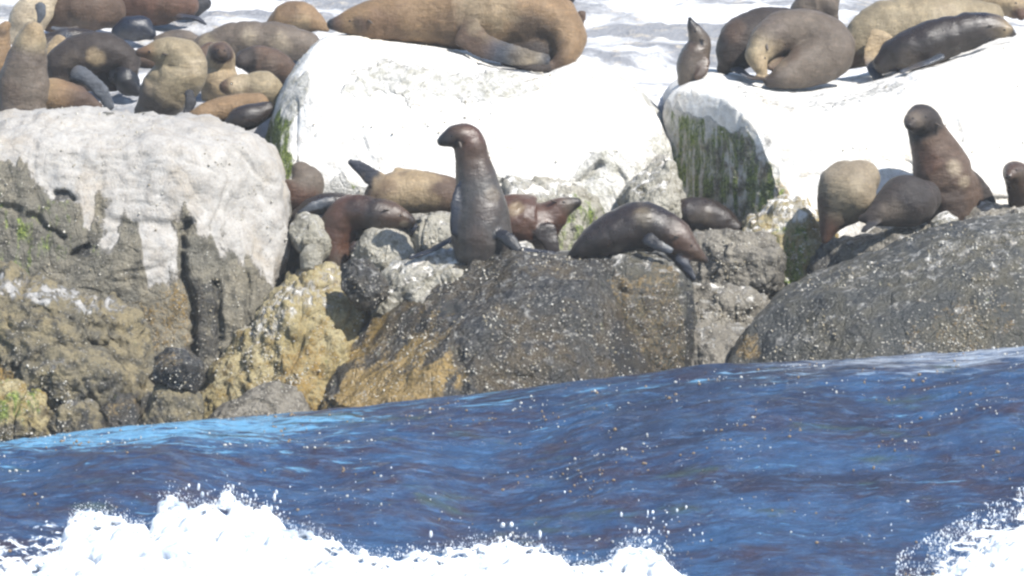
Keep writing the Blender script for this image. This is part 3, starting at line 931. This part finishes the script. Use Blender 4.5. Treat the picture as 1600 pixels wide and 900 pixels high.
# on the large white boulder
seal('big golden-brown bull seal sprawled across the top of the large white boulder', 2.95,
     [(868, 100, -.25, 9, BROWN), (884, 84, -.2, 20), (882, 55, -.05, 36), (845, 28, .05, 50), (780, 22, .03, 58), (710, 22, 0, 56), (650, 26, -.02, 46), (600, 30, -.05, 37), (566, 34, -.08, 29), (540, 37, -.1, 19), (526, 38, -.12, 12, BROWN), (518, 38, -.12, 8, BLACK)],
     GOLD, [('cam', BROWN, [(728, 52, -.34, 26), (752, 70, -.42, 21), (790, 84, -.48, 17, SLATE), (825, 90, -.5, 14, PALE), (856, 93, -.5, 10, SLATE)]),
            ('cam', DARK, [(780, 66, -.12, 26), (825, 74, -.12, 26), (868, 80, -.12, 22)]),  # dark filler lobe, no flipper: shade behind the fore flipper
            ('cam', DARK, [(874, 104, -.25, 11), (830, 104, -.36, 9), (785, 98, -.36, 7)]),
            ('cam', BROWN, [(892, 45, .25, 13), (903, 32, .28, 11), (911, 20, .28, 7)])],
     paint=[(562, 38, 22, DARK, .8), (600, 50, 60, REDB, .45), (830, 60, 55, DARK, .75), (720, 55, 70, BROWN, .55), (760, 10, 60, OLIVE, .5)], eyes=[(548, 30)], ears=[(575, 30, 0.7, -.5)], seed=3, vox=0.016)  # dark patch on the rear flank paints in shade under the flipper
# right-hand group
seal('small seal pointing its nose straight up at the left tip of the right-hand white boulder', 2.95,
     [(1076, 128, 0, 18), (1081, 108, 0, 25), (1087, 84, 0, 24), (1092, 66, 0, 19), (1087, 51, -.02, 14), (1082, 41, -.02, 10, DARK), (1079, 33, -.02, 6, BLACK)], GREYB,
     [('cam', BROWN, [(1100, 95, -.1, 12), (1098, 112, -.14, 9), (1088, 122, -.15, 6)])], wet=True, eyes=[(1086, 47)], ears=[(1096, 58, .7, -.3)], seed=5, paint=[(1088, 75, 20, BROWN, .5)])
seal('dark brown seal lying behind the curled-up seal, its rounded rump to the left', 3.25,
     [(1130, 108, -.05, 12), (1142, 92, -.05, 28), (1158, 72, 0, 40), (1185, 52, .1, 38), (1220, 42, .2, 30), (1250, 36, .3, 20)], DARK,
     [('ground', BLACK, [(1150, 108, -.3, 12), (1165, 116, -.45, 9, SLATE), (1178, 120, -.5, 6, SLATE)])], paint=[(1145, 45, 30, BROWN, .7)], seed=7)
seal('plump grey-brown seal curled up with its head tucked down to its flank', 2.85,
     [(1203, 128, -.30, 9, DARK), (1226, 119, -.27, 20), (1262, 102, -.12, 35), (1294, 84, 0, 41), (1286, 62, .1, 40), (1255, 50, .1, 37), (1222, 52, .0, 33), (1196, 66, -.12, 27), (1184, 86, -.22, 21, OLIVE), (1186, 102, -.27, 13, TAN), (1191, 113, -.28, 8, TAN)], GREYB,
     [('ground', DARK, [(1195, 122, -.25, 12), (1175, 122, -.38, 9), (1158, 116, -.4, 6, SLATE)]), ('cam', BROWN, [(1204, 104, -.12, 16), (1214, 88, -.04, 24), (1235, 86, 0, 30), (1265, 82, 0, 34)])],
     paint=[(1235, 80, 20, BROWN, .6), (1200, 80, 30, TAN, .45), (1290, 105, 45, GREYB, .6)], eyes=[(1195, 88)], ears=[(1197, 66, .2, -.8)], seed=9)
seal('grey-brown seal with its back turned, lying just above the curled-up seal', 3.9,
     [(1235, 34, .05, 9), (1255, 18, 0, 24), (1282, 4, 0, 32), (1296, 16, -.06, 20), (1304, 28, -.1, 8)], GREYB, seed=11, paint=[(1290, 20, 22, DARK, .6)])
seal('large tan seal lying behind the dark sleeping seal at upper right', 3.55,
     [(1318, 98, -.1, 14, BROWN), (1340, 78, -.05, 32), (1376, 52, 0, 46), (1430, 38, .05, 48), (1490, 34, .15, 40), (1545, 26, .25, 26)], OLIVE,
     [('cam', TAN, [(1378, 58, -.34, 22), (1364, 90, -.40, 17), (1366, 106, -.5, 13, SLATE), (1373, 124, -.6, 9, SLATE)])],
     paint=[(1335, 90, 22, REDB, .6), (1480, 25, 30, PALE, .5)], seed=13, vox=0.014)
seal('dark wet seal asleep stretched along the top edge of the right-hand white boulder', 2.95,
     [(1380, 100, -.02, 16), (1396, 90, 0, 27), (1432, 76, 0, 35), (1476, 59, 0, 34), (1520, 47, 0, 28), (1553, 43, 0, 21), (1573, 48, -.04, 13, TAN), (1582, 53, -.05, 7, DARK)], DARK,
     [('ground', SLATE, [(1470, 88, -.28, 11), (1440, 101, -.34, 10), (1408, 112, -.36, 7)])], wet=True, paint=[(1550, 40, 30, GREYB, .6), (1420, 92, 26, GREYB, .6)], eyes=[(1568, 45)], ears=[(1552, 38, -.7, .1)], seed=15)
seal('tan seal at the top right corner, only its dark-nosed head in the frame', 4.4,
     [(1490, 2, .1, 22), (1540, -4, .05, 27), (1575, 4, 0, 24), (1592, 16, -.1, 16), (1596, 24, -.15, 9, DARK)], TAN, eyes=[(1585, 4)], paint=[(1592, 22, 20, REDB, .8)], seed=17)
# the two right-hand shore seals and the tall one
seal('tan egg-shaped seal facing away, left of the black pup', 0.75,
     [(1289, 376, -.05, 6, REDB), (1296, 352, -.03, 18, BROWN), (1308, 328, 0, 37), (1325, 302, .02, 52), (1335, 288, .04, 46), (1346, 278, .08, 32)], (0.26, 0.212, 0.148),
     paint=[(1278, 320, 26, BROWN, .85), (1290, 355, 26, REDB, .6), (1325, 310, 45, OLIVE, .5)], seed=19, wrinkle=.3)
seal('black pup curled in front of the tall dark-faced seal', 0.5,
     [(1346, 341, -.1, 7), (1362, 338, -.1, 15), (1388, 326, -.05, 30), (1412, 316, 0, 42), (1432, 312, .05, 38), (1444, 308, .1, 28)], DARK,
     [('ground', BLACK, [(1368, 346, -.15, 11), (1356, 354, -.2, 9), (1348, 361, -.22, 6)])], paint=[(1388, 332, 34, GREYB, .85), (1430, 300, 40, BLACK, .4)], seed=21, wrinkle=.3)
seal('tall upright seal with a dark face, painted throat shade and rusty neck at the right', 1.05,
     [(1486, 330, .02, 44), (1482, 305, .02, 49), (1472, 268, 0, 46), (1458, 232, 0, 37), (1447, 206, -.02, 31), (1442, 190, -.09, 27, DARK), (1432, 189, -.2, 20, DARK), (1425, 193, -.28, 14, GREYB), (1422, 196, -.33, 9, DARK)], BROWN,
     [('cam', DARK, [(1512, 280, .05, 18), (1534, 300, .05, 14), (1550, 318, .05, 9)])],
     paint=[(1431, 212, 18, BLACK, .95), (1440, 250, 38, REDB, .8), (1415, 260, 20, REDB, .7), (1490, 258, 16, PALE, .55), (1505, 282, 12, PALE, .55), (1480, 320, 45, DARK, .6)], eyes=[(1444, 179), (1422, 180)], ears=[(1462, 192, .8, -.4)], seed=23)  # black patch under the jaw is throat shadow put into the fur colour
seal('dark seal at the right edge, only its head and shoulder in the frame', 0.9,
     [(1625, 345, .05, 38), (1612, 312, .02, 40), (1596, 284, -.03, 28), (1586, 272, -.1, 21), (1580, 272, -.2, 13), (1577, 276, -.26, 8)], BROWN, wet=True, paint=[(1590, 272, 14, GREYB, .6)], eyes=[(1586, 262)], seed=25)
# middle group
seal('seal sitting upright with its back to the sea, head turned left, before the white boulder', 0.05,
     [(751, 392, .0, 44), (752, 366, 0, 48), (751, 328, 0, 43), (745, 286, 0, 35), (737, 248, 0, 28, BROWN), (730, 219, -.01, 24, REDB), (714, 213, -.03, 20, BROWN), (701, 217, -.04, 14, DARK), (691, 220, -.04, 8, BLACK)], (0.082, 0.072, 0.066),
     [('cam', NAVY, [(717, 290, -.1, 7), (711, 325, -.15, 9), (712, 365, -.14, 9)]), ('ground', NAVY, [(712, 370, .08, 12), (675, 390, .05, 10), (640, 404, .02, 5)]),
      ('cam', BLACK, [(782, 366, -.22, 10), (798, 378, -.26, 11), (810, 392, -.28, 8)]),
      ('ground', NAVY, [(790, 388, .1, 12), (840, 392, .1, 9), (872, 398, .05, 6)])],
     paint=[(735, 215, 26, REDB, .5), (770, 340, 20, DARK, .6), (765, 320, 30, BROWN, .4), (716, 222, 9, BLACK, .6), (750, 250, 40, BROWN, .4), (770, 300, 16, PALE, .25), (745, 365, 30, BROWN, .5)], wet=True, wrinkle=.35, eyes=[(706, 211)], ears=[(717, 222, .25, -.8)], seed=27)
seal('rusty brown seal sitting hunched, its neck bent over to the right above a pale stone', 0.95,
     [(526, 420, -.02, 25, DARK), (521, 390, 0, 31), (529, 355, 0, 31), (550, 332, -.03, 28), (585, 336, -.08, 27, DARK), (612, 338, -.12, 22, BROWN), (630, 342, -.13, 14, BROWN), (642, 346, -.13, 8, DARK)], REDB,
     [('cam', DARK, [(552, 385, -.2, 12), (576, 402, -.24, 10), (598, 414, -.25, 6)]), ('cam', NAVY, [(632, 348, -.1, 9), (655, 366, -.05, 9), (672, 384, -.05, 7)])],
     wet=True, paint=[(550, 320, 16, DARK, .6), (630, 348, 9, PALE, .6), (530, 375, 30, REDB, .6), (525, 408, 22, GREYB, .5)], eyes=[(628, 334)], ears=[(610, 325, -.7, .2)], seed=29)
seal('seal lying on its side with a tan belly and one navy flipper raised', 1.3,
     [(582, 326, 0, 22, BROWN), (602, 306, 0, 32), (640, 300, 0, 36), (680, 300, 0, 31), (715, 306, .03, 27), (765, 315, .1, 25)], BROWN,
     [('cam', NAVY, [(604, 290, -.05, 16), (580, 276, -.08, 15), (562, 262, -.1, 11), (546, 253, -.1, 4)]),
      ('cam', DARK, [(690, 280, .05, 8), (650, 270, .05, 6), (616, 264, .05, 4)])],
     paint=[(632, 298, 66, TAN, .95), (610, 290, 20, REDB, .4)], seed=31, wrinkle=.4)
seal('dark reddish seal lying behind the seated seal, its snout pointing right', 1.1,
     [(745, 345, .1, 34), (800, 344, 0, 42), (838, 350, 0, 40), (860, 340, -.02, 28), (875, 326, -.04, 20), (889, 320, -.04, 14, GREYB), (901, 316, -.04, 8, DARK)], REDB,
     [('cam', DARK, [(852, 360, -.2, 20), (862, 384, -.22, 14), (868, 402, -.22, 8)])], wet=True, paint=[(805, 322, 16, TAN, .7), (868, 350, 18, DARK, .5)], eyes=[(882, 313)], ears=[(868, 312, -.7, .3)], seed=33)
seal('bowed dark brown seal on the dark dome, nose hanging down to the right', -0.1,
     [(894, 402, .02, 9), (922, 384, 0, 24), (958, 366, 0, 33), (998, 352, 0, 36), (1034, 360, -.03, 31), (1062, 376, -.08, 25, BROWN), (1082, 392, -.1, 17, BROWN), (1095, 402, -.1, 10, BROWN), (1103, 408, -.1, 6, DARK)], DARK,
     [('cam', BLACK, [(1012, 372, -.25, 13), (1030, 384, -.3, 11), (1050, 392, -.3, 7, SLATE)]), ('cam', NAVY, [(1062, 402, -.15, 10), (1075, 420, -.16, 9), (1086, 437, -.16, 5)])],
     wet=True, paint=[(1065, 375, 24, REDB, .5), (1005, 335, 22, OLIVE, .4)], eyes=[(1080, 381)], ears=[(1060, 366, -.6, .2)], seed=35)
seal('dark wet seal resting in the hollow below the green algae face', 1.55,
     [(1062, 340, 0, 16), (1072, 334, 0, 28), (1100, 338, 0, 30), (1130, 348, 0, 23), (1150, 356, -.02, 12)], DARK, wet=True, paint=[(1095, 340, 26, GREYB, .8)], seed=37)
seal('small brown seal huddled behind the end of the left-hand boulder', 1.55,
     [(452, 330, .02, 20), (468, 305, 0, 33, REDB), (478, 285, 0, 30), (470, 266, .02, 16)], GREYB, paint=[(485, 315, 26, REDB, .7)], seed=39)
seal('dark sleek seal lying low behind the hunched rusty seal', 1.25,
     [(462, 338, 0, 9), (488, 328, 0, 19), (522, 326, 0, 25), (560, 332, .06, 24)], DARK, [('cam', BLACK, [(520, 315, -.2, 11), (490, 322, -.24, 9, SLATE), (465, 334, -.25, 5)])], wet=True, seed=41)
# left-hand group on the shelf behind the capped boulder
seal('grey-brown seal upright at the left edge with a wrinkled back', gy(40, 178),
     [(34, 172, 0, 40), (36, 140, 0, 42), (40, 108, 0, 36), (45, 82, 0, 29), (49, 62, -.02, 23, OLIVE), (52, 48, -.05, 15, TAN)], GREYB, paint=[(50, 60, 20, TAN, .6), (20, 140, 30, BROWN, .4)], seed=43, wrinkle=2.0)
seal('pale tan seal at the top left corner above the wrinkled seal', gy(45, 66),
     [(20, 60, 0, 16), (36, 40, 0, 28), (52, 18, 0, 30), (70, 2, .05, 24)], PALE, [('cam', SLATE, [(62, 8, -.3, 9), (64, 24, -.32, 8), (60, 36, -.32, 5)])], seed=45)
seal('golden seal half cut off by the left edge of the picture', gy(0, 140),
     [(-20, 132, 0, 26), (-12, 100, 0, 28), (-2, 70, -.02, 20), (4, 50, -.04, 13), (10, 40, -.05, 7)], GOLD, paint=[(4, 50, 14, DARK, .6)], seed=47)
seal('dark brown seal lying at the top left, cut off by the picture\'s upper edge', gy(120, 62),
     [(82, 30, .02, 22), (105, 18, 0, 34), (140, 14, 0, 38), (172, 18, .05, 28)], BROWN, [('ground', SLATE, [(120, 44, -.25, 10), (100, 46, -.3, 9), (82, 44, -.3, 6)])], paint=[(120, 40, 22, GREYB, .6)], seed=49)
seal('reddish brown seal at the top, above the pile of dark pups', gy(240, 46),
     [(192, 16, 0, 22), (225, 6, 0, 34), (262, 4, 0, 34), (290, 10, .05, 22)], REDB, [('ground', NAVY, [(280, 26, -.2, 9), (305, 28, -.25, 6), (322, 38, -.3, 4)])], paint=[(265, 20, 30, BROWN, .5)], seed=51)
seal('blue-black pup below the reddish brown seal at the top', gy(210, 68),
     [(184, 50, 0, 12), (202, 45, 0, 19), (222, 46, 0, 19), (236, 54, -.03, 10)], NAVY, seed=53, wet=True)
seal('dark brown seal curled up with a slate flipper hanging over the boulder edge', gy(140, 150),
     [(92, 128, -.02, 16), (98, 100, 0, 27), (128, 86, .02, 33), (168, 84, .02, 32), (195, 96, -.02, 25), (204, 112, -.08, 13)], DARK,
     [('cam', SLATE, [(118, 112, -.38, 14), (136, 122, -.42, 13), (156, 140, -.44, 12), (172, 168, -.44, 8)]), ('cam', DARK, [(104, 118, .02, 24), (135, 118, .02, 28), (180, 118, .02, 26)])], paint=[(152, 88, 18, TAN, .85), (115, 92, 20, GREYB, .5)], seed=55)
seal('black pup with a shiny coat right of the slate flipper', gy(195, 152),
     [(178, 118, 0, 13), (192, 122, -.02, 23), (204, 134, -.04, 19), (214, 142, -.06, 9)], BLACK, wet=True, seed=57)
seal('tan-to-brown seal lying low beside the wrinkled upright seal', gy(110, 176),
     [(70, 150, .05, 28, TAN), (95, 152, .02, 28, GOLD), (125, 158, 0, 20, BROWN), (152, 166, -.02, 9, BROWN)], TAN, seed=59, paint=[(80, 160, 18, GOLD, .6)])
seal('tan seal arching its neck back with its snout to the left', gy(260, 184),
     [(228, 176, .02, 18, GREYB), (246, 158, .02, 37, GREYB), (266, 134, 0, 41), (286, 112, -.02, 37), (286, 93, -.04, 32), (266, 82, -.06, 26), (247, 80, -.08, 20), (231, 81, -.09, 13, GOLD), (218, 82, -.09, 7, BROWN)], OLIVE,
     [('cam', BLACK, [(296, 144, -.30, 9), (298, 162, -.34, 9), (286, 184, -.36, 5)])], paint=[(228, 80, 14, REDB, .6), (310, 100, 20, PALE, .6)], eyes=[(234, 78)], ears=[(256, 84, .8, -.2)], seed=61, wrinkle=1.6)
seal('tan seal facing the camera with a dark round face, right of the arching tan seal', gy(345, 156),
     [(338, 158, .05, 24), (342, 130, 0, 31), (344, 104, 0, 25), (345, 84, -.08, 21), (346, 82, -.14, 17, BROWN), (347, 84, -.19, 10, DARK)], TAN, paint=[(347, 80, 15, BROWN, .9)], eyes=[(341, 75), (353, 75)], seed=63)
seal('olive-tan seal lying with its cheek to the left, below the dark round face', gy(395, 170),
     [(440, 160, .08, 16), (412, 142, .02, 30), (382, 138, -.02, 25), (362, 136, -.06, 16, TAN), (351, 136, -.08, 9, BROWN)], OLIVE, paint=[(372, 134, 16, PALE, .6), (390, 140, 10, BROWN, .5)], eyes=[(364, 128)], seed=65, wrinkle=1.5)
seal('brown seal with a dark face lying against the left flank of the large white boulder', gy(410, 124),
     [(452, 116, .05, 18), (428, 102, 0, 25), (402, 96, -.02, 25), (386, 94, -.06, 20, DARK), (378, 96, -.12, 12, DARK)], BROWN, paint=[(420, 105, 20, GREYB, .5)], seed=67)
seal('mottled grey-brown seal stretched out behind the dark-faced ones', gy(390, 96),
     [(296, 84, .05, 9), (325, 72, .02, 21), (372, 62, 0, 28), (425, 64, 0, 31), (480, 72, .05, 24)], GREYB, paint=[(390, 55, 20, PALE, .5), (440, 70, 26, PALE, .4), (330, 70, 24, OLIVE, .7), (360, 60, 12, DARK, .6)], seed=69)
seal('light brown seal asleep left of the big golden bull', gy(460, 54),
     [(418, 44, .02, 9), (445, 30, 0, 22), (468, 26, 0, 24), (492, 36, 0, 17), (508, 44, 0, 8)], GOLD, paint=[(470, 38, 22, TAN, .6), (455, 15, 22, BROWN, .5)], seed=71)
seal('golden seal lying low just behind the capped boulder\'s crest', gy(340, 200),
     [(296, 190, 0, 12), (322, 180, 0, 18), (362, 170, .02, 20), (405, 162, .06, 16)], GOLD, seed=73)
seal('purplish dark pup squeezed between the golden seal and the large white boulder', gy(385, 206) - 0.1,
     [(356, 198, 0, 10), (372, 187, 0, 19), (394, 182, 0, 20), (418, 172, .06, 14)], DARK, wet=True, seed=75)
seal('tan seal wedged between the wrinkled upright seal and the curled dark brown seal', gy(82, 128),
     [(76, 128, 0, 12), (80, 108, 0, 18), (84, 84, 0, 17), (92, 66, .03, 12)], TAN, paint=[(84, 100, 14, BROWN, .4)], seed=81)
seal('slate-dark seal squeezed flat behind the curled dark brown seal', gy(110, 84),
     [(70, 62, 0, 9), (96, 58, 0, 14), (128, 60, .02, 16), (160, 64, .05, 10)], DARK, paint=[(100, 56, 18, SLATE, .7)], wet=True, seed=83)
seal('black seal lying right of the reddish brown seal at the top edge', gy(305, 34),
     [(288, 18, 0, 10), (302, 12, 0, 17), (318, 4, .03, 14)], BLACK, seed=85)
seal('dark brown seal showing between the arching tan seal and the mottled seal', gy(318, 128),
     [(312, 118, 0, 15), (318, 96, .02, 20), (330, 80, .05, 16)], BROWN, seed=87)
seal('dark brown seal asleep at the foot of the pale tan corner seal', gy(62, 100),
     [(56, 96, .02, 10), (64, 84, 0, 14), (74, 70, .02, 13), (86, 62, .04, 8)], DARK, seed=91)
seal('brown seal lying across the gap behind the arching tan seal', gy(235, 100),
     [(206, 92, .04, 9), (224, 94, .02, 12), (244, 98, .02, 13), (262, 100, .04, 9)], BROWN, seed=93)
seal('dusky seal stretched between the blue-black pup and the mottled seal', gy(270, 72),
     [(246, 62, 0, 8), (268, 60, 0, 13), (292, 62, .02, 13), (312, 66, .04, 8)], GREYB, paint=[(280, 58, 18, DARK, .6)], seed=95)
seal('black seal at the top edge above the golden bull\'s tail', gy(880, 12),
     [(830, -12, 0, 14), (860, -10, 0, 18), (890, -6, 0, 13)], BLACK, seed=77)

# ------------------------------------------------------------------ surf
def foam_material():
    m = NT('sea_foam')
    n = m.noise(9, 5, 0.6)
    col = m.mix(m.ss(n, 0.35, 0.7), (0.82, 0.84, 0.86), (0.66, 0.71, 0.77))
    col = m.mix(m.ss(m.noise(2.6, 5, 0.65, dist=0.8), 0.50, 0.66, 0, 0.8), col, (0.27, 0.33, 0.42))
    m.l.new(m.ss(m.noise(7, 6, 0.7, dist=0.7), 0.32, 0.56, 0.45, 1.0), m.bsdf.inputs['Alpha'])
    return m.out(col, 0.45, m.bump(m.noise(20, 5, 0.6), 0.3, 0.04), 0.3)
FOAM = foam_material()
foam_top = [(-220, 905), (-60, 905), (0, 895), (60, 872), (100, 850), (108, 810), (128, 799), (160, 801), (195, 812), (232, 830), (246, 812), (248, 782), (262, 773), (285, 786), (310, 792), (335, 790), (350, 772), (362, 764), (380, 786), (405, 796), (430, 806), (455, 824), (500, 836), (545, 862), (600, 872), (640, 866), (690, 862), (735, 850), (775, 850), (840, 852), (860, 866), (900, 884), (945, 882), (965, 860), (985, 850), (1010, 852), (1035, 872), (1062, 900), (1100, 930), (1200, 950), (1350, 945), (1440, 915), (1480, 885), (1520, 858), (1560, 838), (1600, 826), (1700, 800), (1850, 810)]
fx = np.array([q[0] for q in foam_top], float)
fy = np.array([q[1] for q in foam_top], float)
def water_y(px, py):
    """Depth at which the sight line through (px, py) meets the swell."""
    ysamp = np.linspace(-14, -2.5, 240)
    pts = np.array([P(px, py, y) for y in ysamp])
    dz = pts[:, 2] - swell_z(pts[:, 0], pts[:, 1])
    w = np.where(dz < 0)[0]
    return ysamp[w[0]] if len(w) else -2.6
ICO = None
def ico_data(sub):
    bm = bmesh.new()
    bmesh.ops.create_icosphere(bm, subdivisions=sub, radius=1.0)
    v = np.array([w.co[:] for w in bm.verts])
    f = np.array([[w.index for w in q.verts] for q in bm.faces])
    bm.free()
    return v, f
IV1, IF1 = ico_data(1)
def balls(items, name, jitter=0.0):
    vs, fs = [], []
    n = 0
    for q, r in items:
        s = IV1 * r * (np.array([0.8, 0.8, 1.0]) if r > 0.02 else np.array([RNG.uniform(0.5, 1.0), 0.8, RNG.uniform(0.9, 2.0)]))
        if jitter:
            s = s * (1 + RNG.uniform(-jitter, jitter, (len(IV1), 1)))
        vs.append(s + q)
        fs.append(IF1 + n)
        n += len(IV1)
    return np.vstack(vs), np.vstack(fs).tolist()
items = []
def foam_y(py):
    return -6.5 - (py - 780) * 0.014
for k in range(3600):                              # the body of the foam
    px = RNG.uniform(-210, 1840)
    top = np.interp(px, fx, fy)
    r_px = RNG.uniform(10, 26)
    py = top + r_px + 5 + RNG.random() * 150
    if py > 1000: continue
    yy = foam_y(py) + RNG.normal(0, 0.03)
    items.append((P(px, py, yy), r_px * mpp(yy)))
for k in range(12000):                              # the ragged crest
    px = RNG.uniform(-210, 1840)
    top = np.interp(px, fx, fy)
    r_px = 1.4 + 3.6 * RNG.random() ** 2
    ragged = 7 * vnoise(np.array([[px * 0.06, k * 1e-9, 1.3]]), 1.0, 4)[0] + 5 * vnoise(np.array([[px * 0.17, 0, 7.3]]), 1.0, 5)[0]
    py = top + r_px + ragged + RNG.random() ** 2 * 26
    if py > 1000: continue
    yy = foam_y(py) + RNG.normal(0, 0.07)
    items.append((P(px, py, yy), r_px * mpp(yy)))
v, f = balls(items, 'foam', 0.15)
tmp = bpy.data.objects.new('surf_foam', mesh_from('tmp', v, f))
C.objects.link(tmp)
md = tmp.modifiers.new('r', 'REMESH'); md.mode = 'VOXEL'; md.voxel_size = 0.0135
sm = tmp.modifiers.new('s', 'SMOOTH'); sm.iterations = 7
nm = bpy.data.meshes.new_from_object(tmp.evaluated_get(bpy.context.evaluated_depsgraph_get()))
tmp.modifiers.clear()
tmp.data = nm
nm.materials.clear(); nm.materials.append(FOAM)
v = get_co(nm); no = get_no(nm)
set_co(nm, v + no * (0.016 * fbm(v, 7, 2, 0.6, 5) + 0.004 * fbm(v, 40, 2, 0.6, 6))[:, None])
nm.polygons.foreach_set('use_smooth', [True] * len(nm.polygons))
tag(tmp, 'white churned foam of the breaking wave along the bottom of the picture', 'foam', kind='stuff')

# flying drops
drops = []
def spray(cx, cy, sx, sy, n, r0, r1, y0=-6.6):
    for k in range(n):
        px, py = RNG.normal(cx, sx), RNG.normal(cy, sy)
        yy = y0 + RNG.normal(0, 0.15)
        drops.append((P(px, py, yy), (r0 + (r1 - r0) * RNG.random() ** 2.5) * mpp(yy)))
spray(1015, 835, 30, 22, 55, 1.0, 3.6)
spray(780, 838, 40, 10, 18, 1.0, 5.0)
spray(350, 772, 50, 14, 40, 1.0, 4.0)
spray(420, 795, 6, 6, 8, 2, 6)
for k in range(5200):
    px = 1650 - RNG.random() ** 1.2 * 250
    edge = 768 + (1600 - px) * 0.55
    py = edge + abs(RNG.normal(0, 1)) * 70 - 12
    if py > 960: continue
    cl = vnoise(np.array([[px * 0.05, py * 0.03, 2.0]]), 1.0, 9)[0]
    if cl < RNG.uniform(-0.7, 0.5): continue
    yy = -6.7 + RNG.normal(0, 0.2)
    drops.append((P(px, py, yy), (0.35 + 1.5 * RNG.random() ** 3) * mpp(yy)))
for k in range(4200):                               # mist along the crest of the foam
    px = RNG.uniform(60, 1080)
    py = np.interp(px, fx, fy) + 3 - abs(RNG.normal(0, 1)) * 9
    yy = -6.5 + RNG.normal(0, 0.1)
    drops.append((P(px, py, yy), (0.22 + 1.1 * RNG.random() ** 4) * mpp(yy)))
for k in range(120):
    px, py = RNG.uniform(0, 1600), RNG.uniform(720, 880)
    yy = -6.5 + RNG.normal(0, 0.3)
    drops.append((P(px, py, yy), (0.4 + 1.2 * RNG.random() ** 3) * mpp(yy)))
v, f = balls(drops, 'spray', 0.2)
sp = link('spray_drops', mesh_from('spray_drops', v, f, FOAM))
tag(sp, 'scattered white spray drops flung up from the breaking wave', 'spray', kind='stuff')

# white flecks stand in for foam and sun glints; brown weed flecks
def fleck_material(name, col):
    m = NT(name)
    return m.out(m.mix(m.noise(14, 3), col, tuple(x * 0.6 for x in col)), 0.5)
def flecks(name, label, n, col, rmax, seed):
    rs = np.random.default_rng(seed)
    xy = np.column_stack([rs.uniform(-5.2, 5.2, n * 6), rs.uniform(-7.6, -2.25, n * 6)])
    p3 = np.column_stack([xy, np.zeros(len(xy))])
    dens = 1.6 * fbm(p3, (1.8, 3.6, 0), 4, 0.7, seed) + rs.uniform(-0.4, 0.4, len(xy)) + (xy[:, 1] + 5) * 0.08 + xy[:, 0] * 0.04
    xy = xy[np.argsort(-dens)[:n]]
    z = swell_z(xy[:, 0], xy[:, 1])
    vs, fs = [], []
    for i, (x, y) in enumerate(xy):
        r = 0.0025 + rmax * rs.random() ** 2.6
        s = IV1 * np.array([r * rs.uniform(0.7, 1.5), r * 1.2, r * rs.uniform(0.7, 1.5)]) * (1 + rs.uniform(-0.25, 0.25, (len(IV1), 1)))
        fs.append(IF1 + len(IV1) * len(vs))
        vs.append(s + np.array([x, y, z[i] + r * 0.3]))
    o = link(name, mesh_from(name, np.vstack(vs), np.vstack(fs).tolist(), fleck_material(name + '_surface', col)))
    tag(o, label, 'flecks', kind='stuff')
flecks('foam_glint_flecks', 'tiny white flecks, foam and stand-in sun glints, scattered over the blue swell', 1300, (0.46, 0.46, 0.44), 0.0085, 3)
flecks('weed_flecks', 'tiny brown weed scraps scattered over the blue swell', 900, (0.20, 0.14, 0.08), 0.010, 9)

# ------------------------------------------------------------------ haze volume added to lift the shadows like lens veiling
hz = bpy.data.materials.new('lens_veil_haze')
hz.use_nodes = True
hn, hl = hz.node_tree.nodes, hz.node_tree.links
hn.remove(hn['Principled BSDF'])
pv = hn.new('ShaderNodeVolumePrincipled')
pv.inputs['Color'].default_value = (0.86, 0.93, 1.0, 1)
pv.inputs['Density'].default_value = 0.0007
hl.new(pv.outputs[0], hn['Material Output'].inputs['Volume'])
HX, H0, H1 = 2800.0, -60.0, 14.0
hv = [(x, y, z) for z in (H0, H1) for y in (-HX, HX) for x in (-HX, HX)]
hf = [(0, 2, 3, 1), (4, 5, 7, 6), (0, 1, 5, 4), (2, 6, 7, 3), (0, 4, 6, 2), (1, 3, 7, 5)]
tag(link('haze', mesh_from('haze', hv, hf, hz, smooth=False)), 'thin added haze over the whole scene, standing in for lens veil', 'haze', kind='stuff')
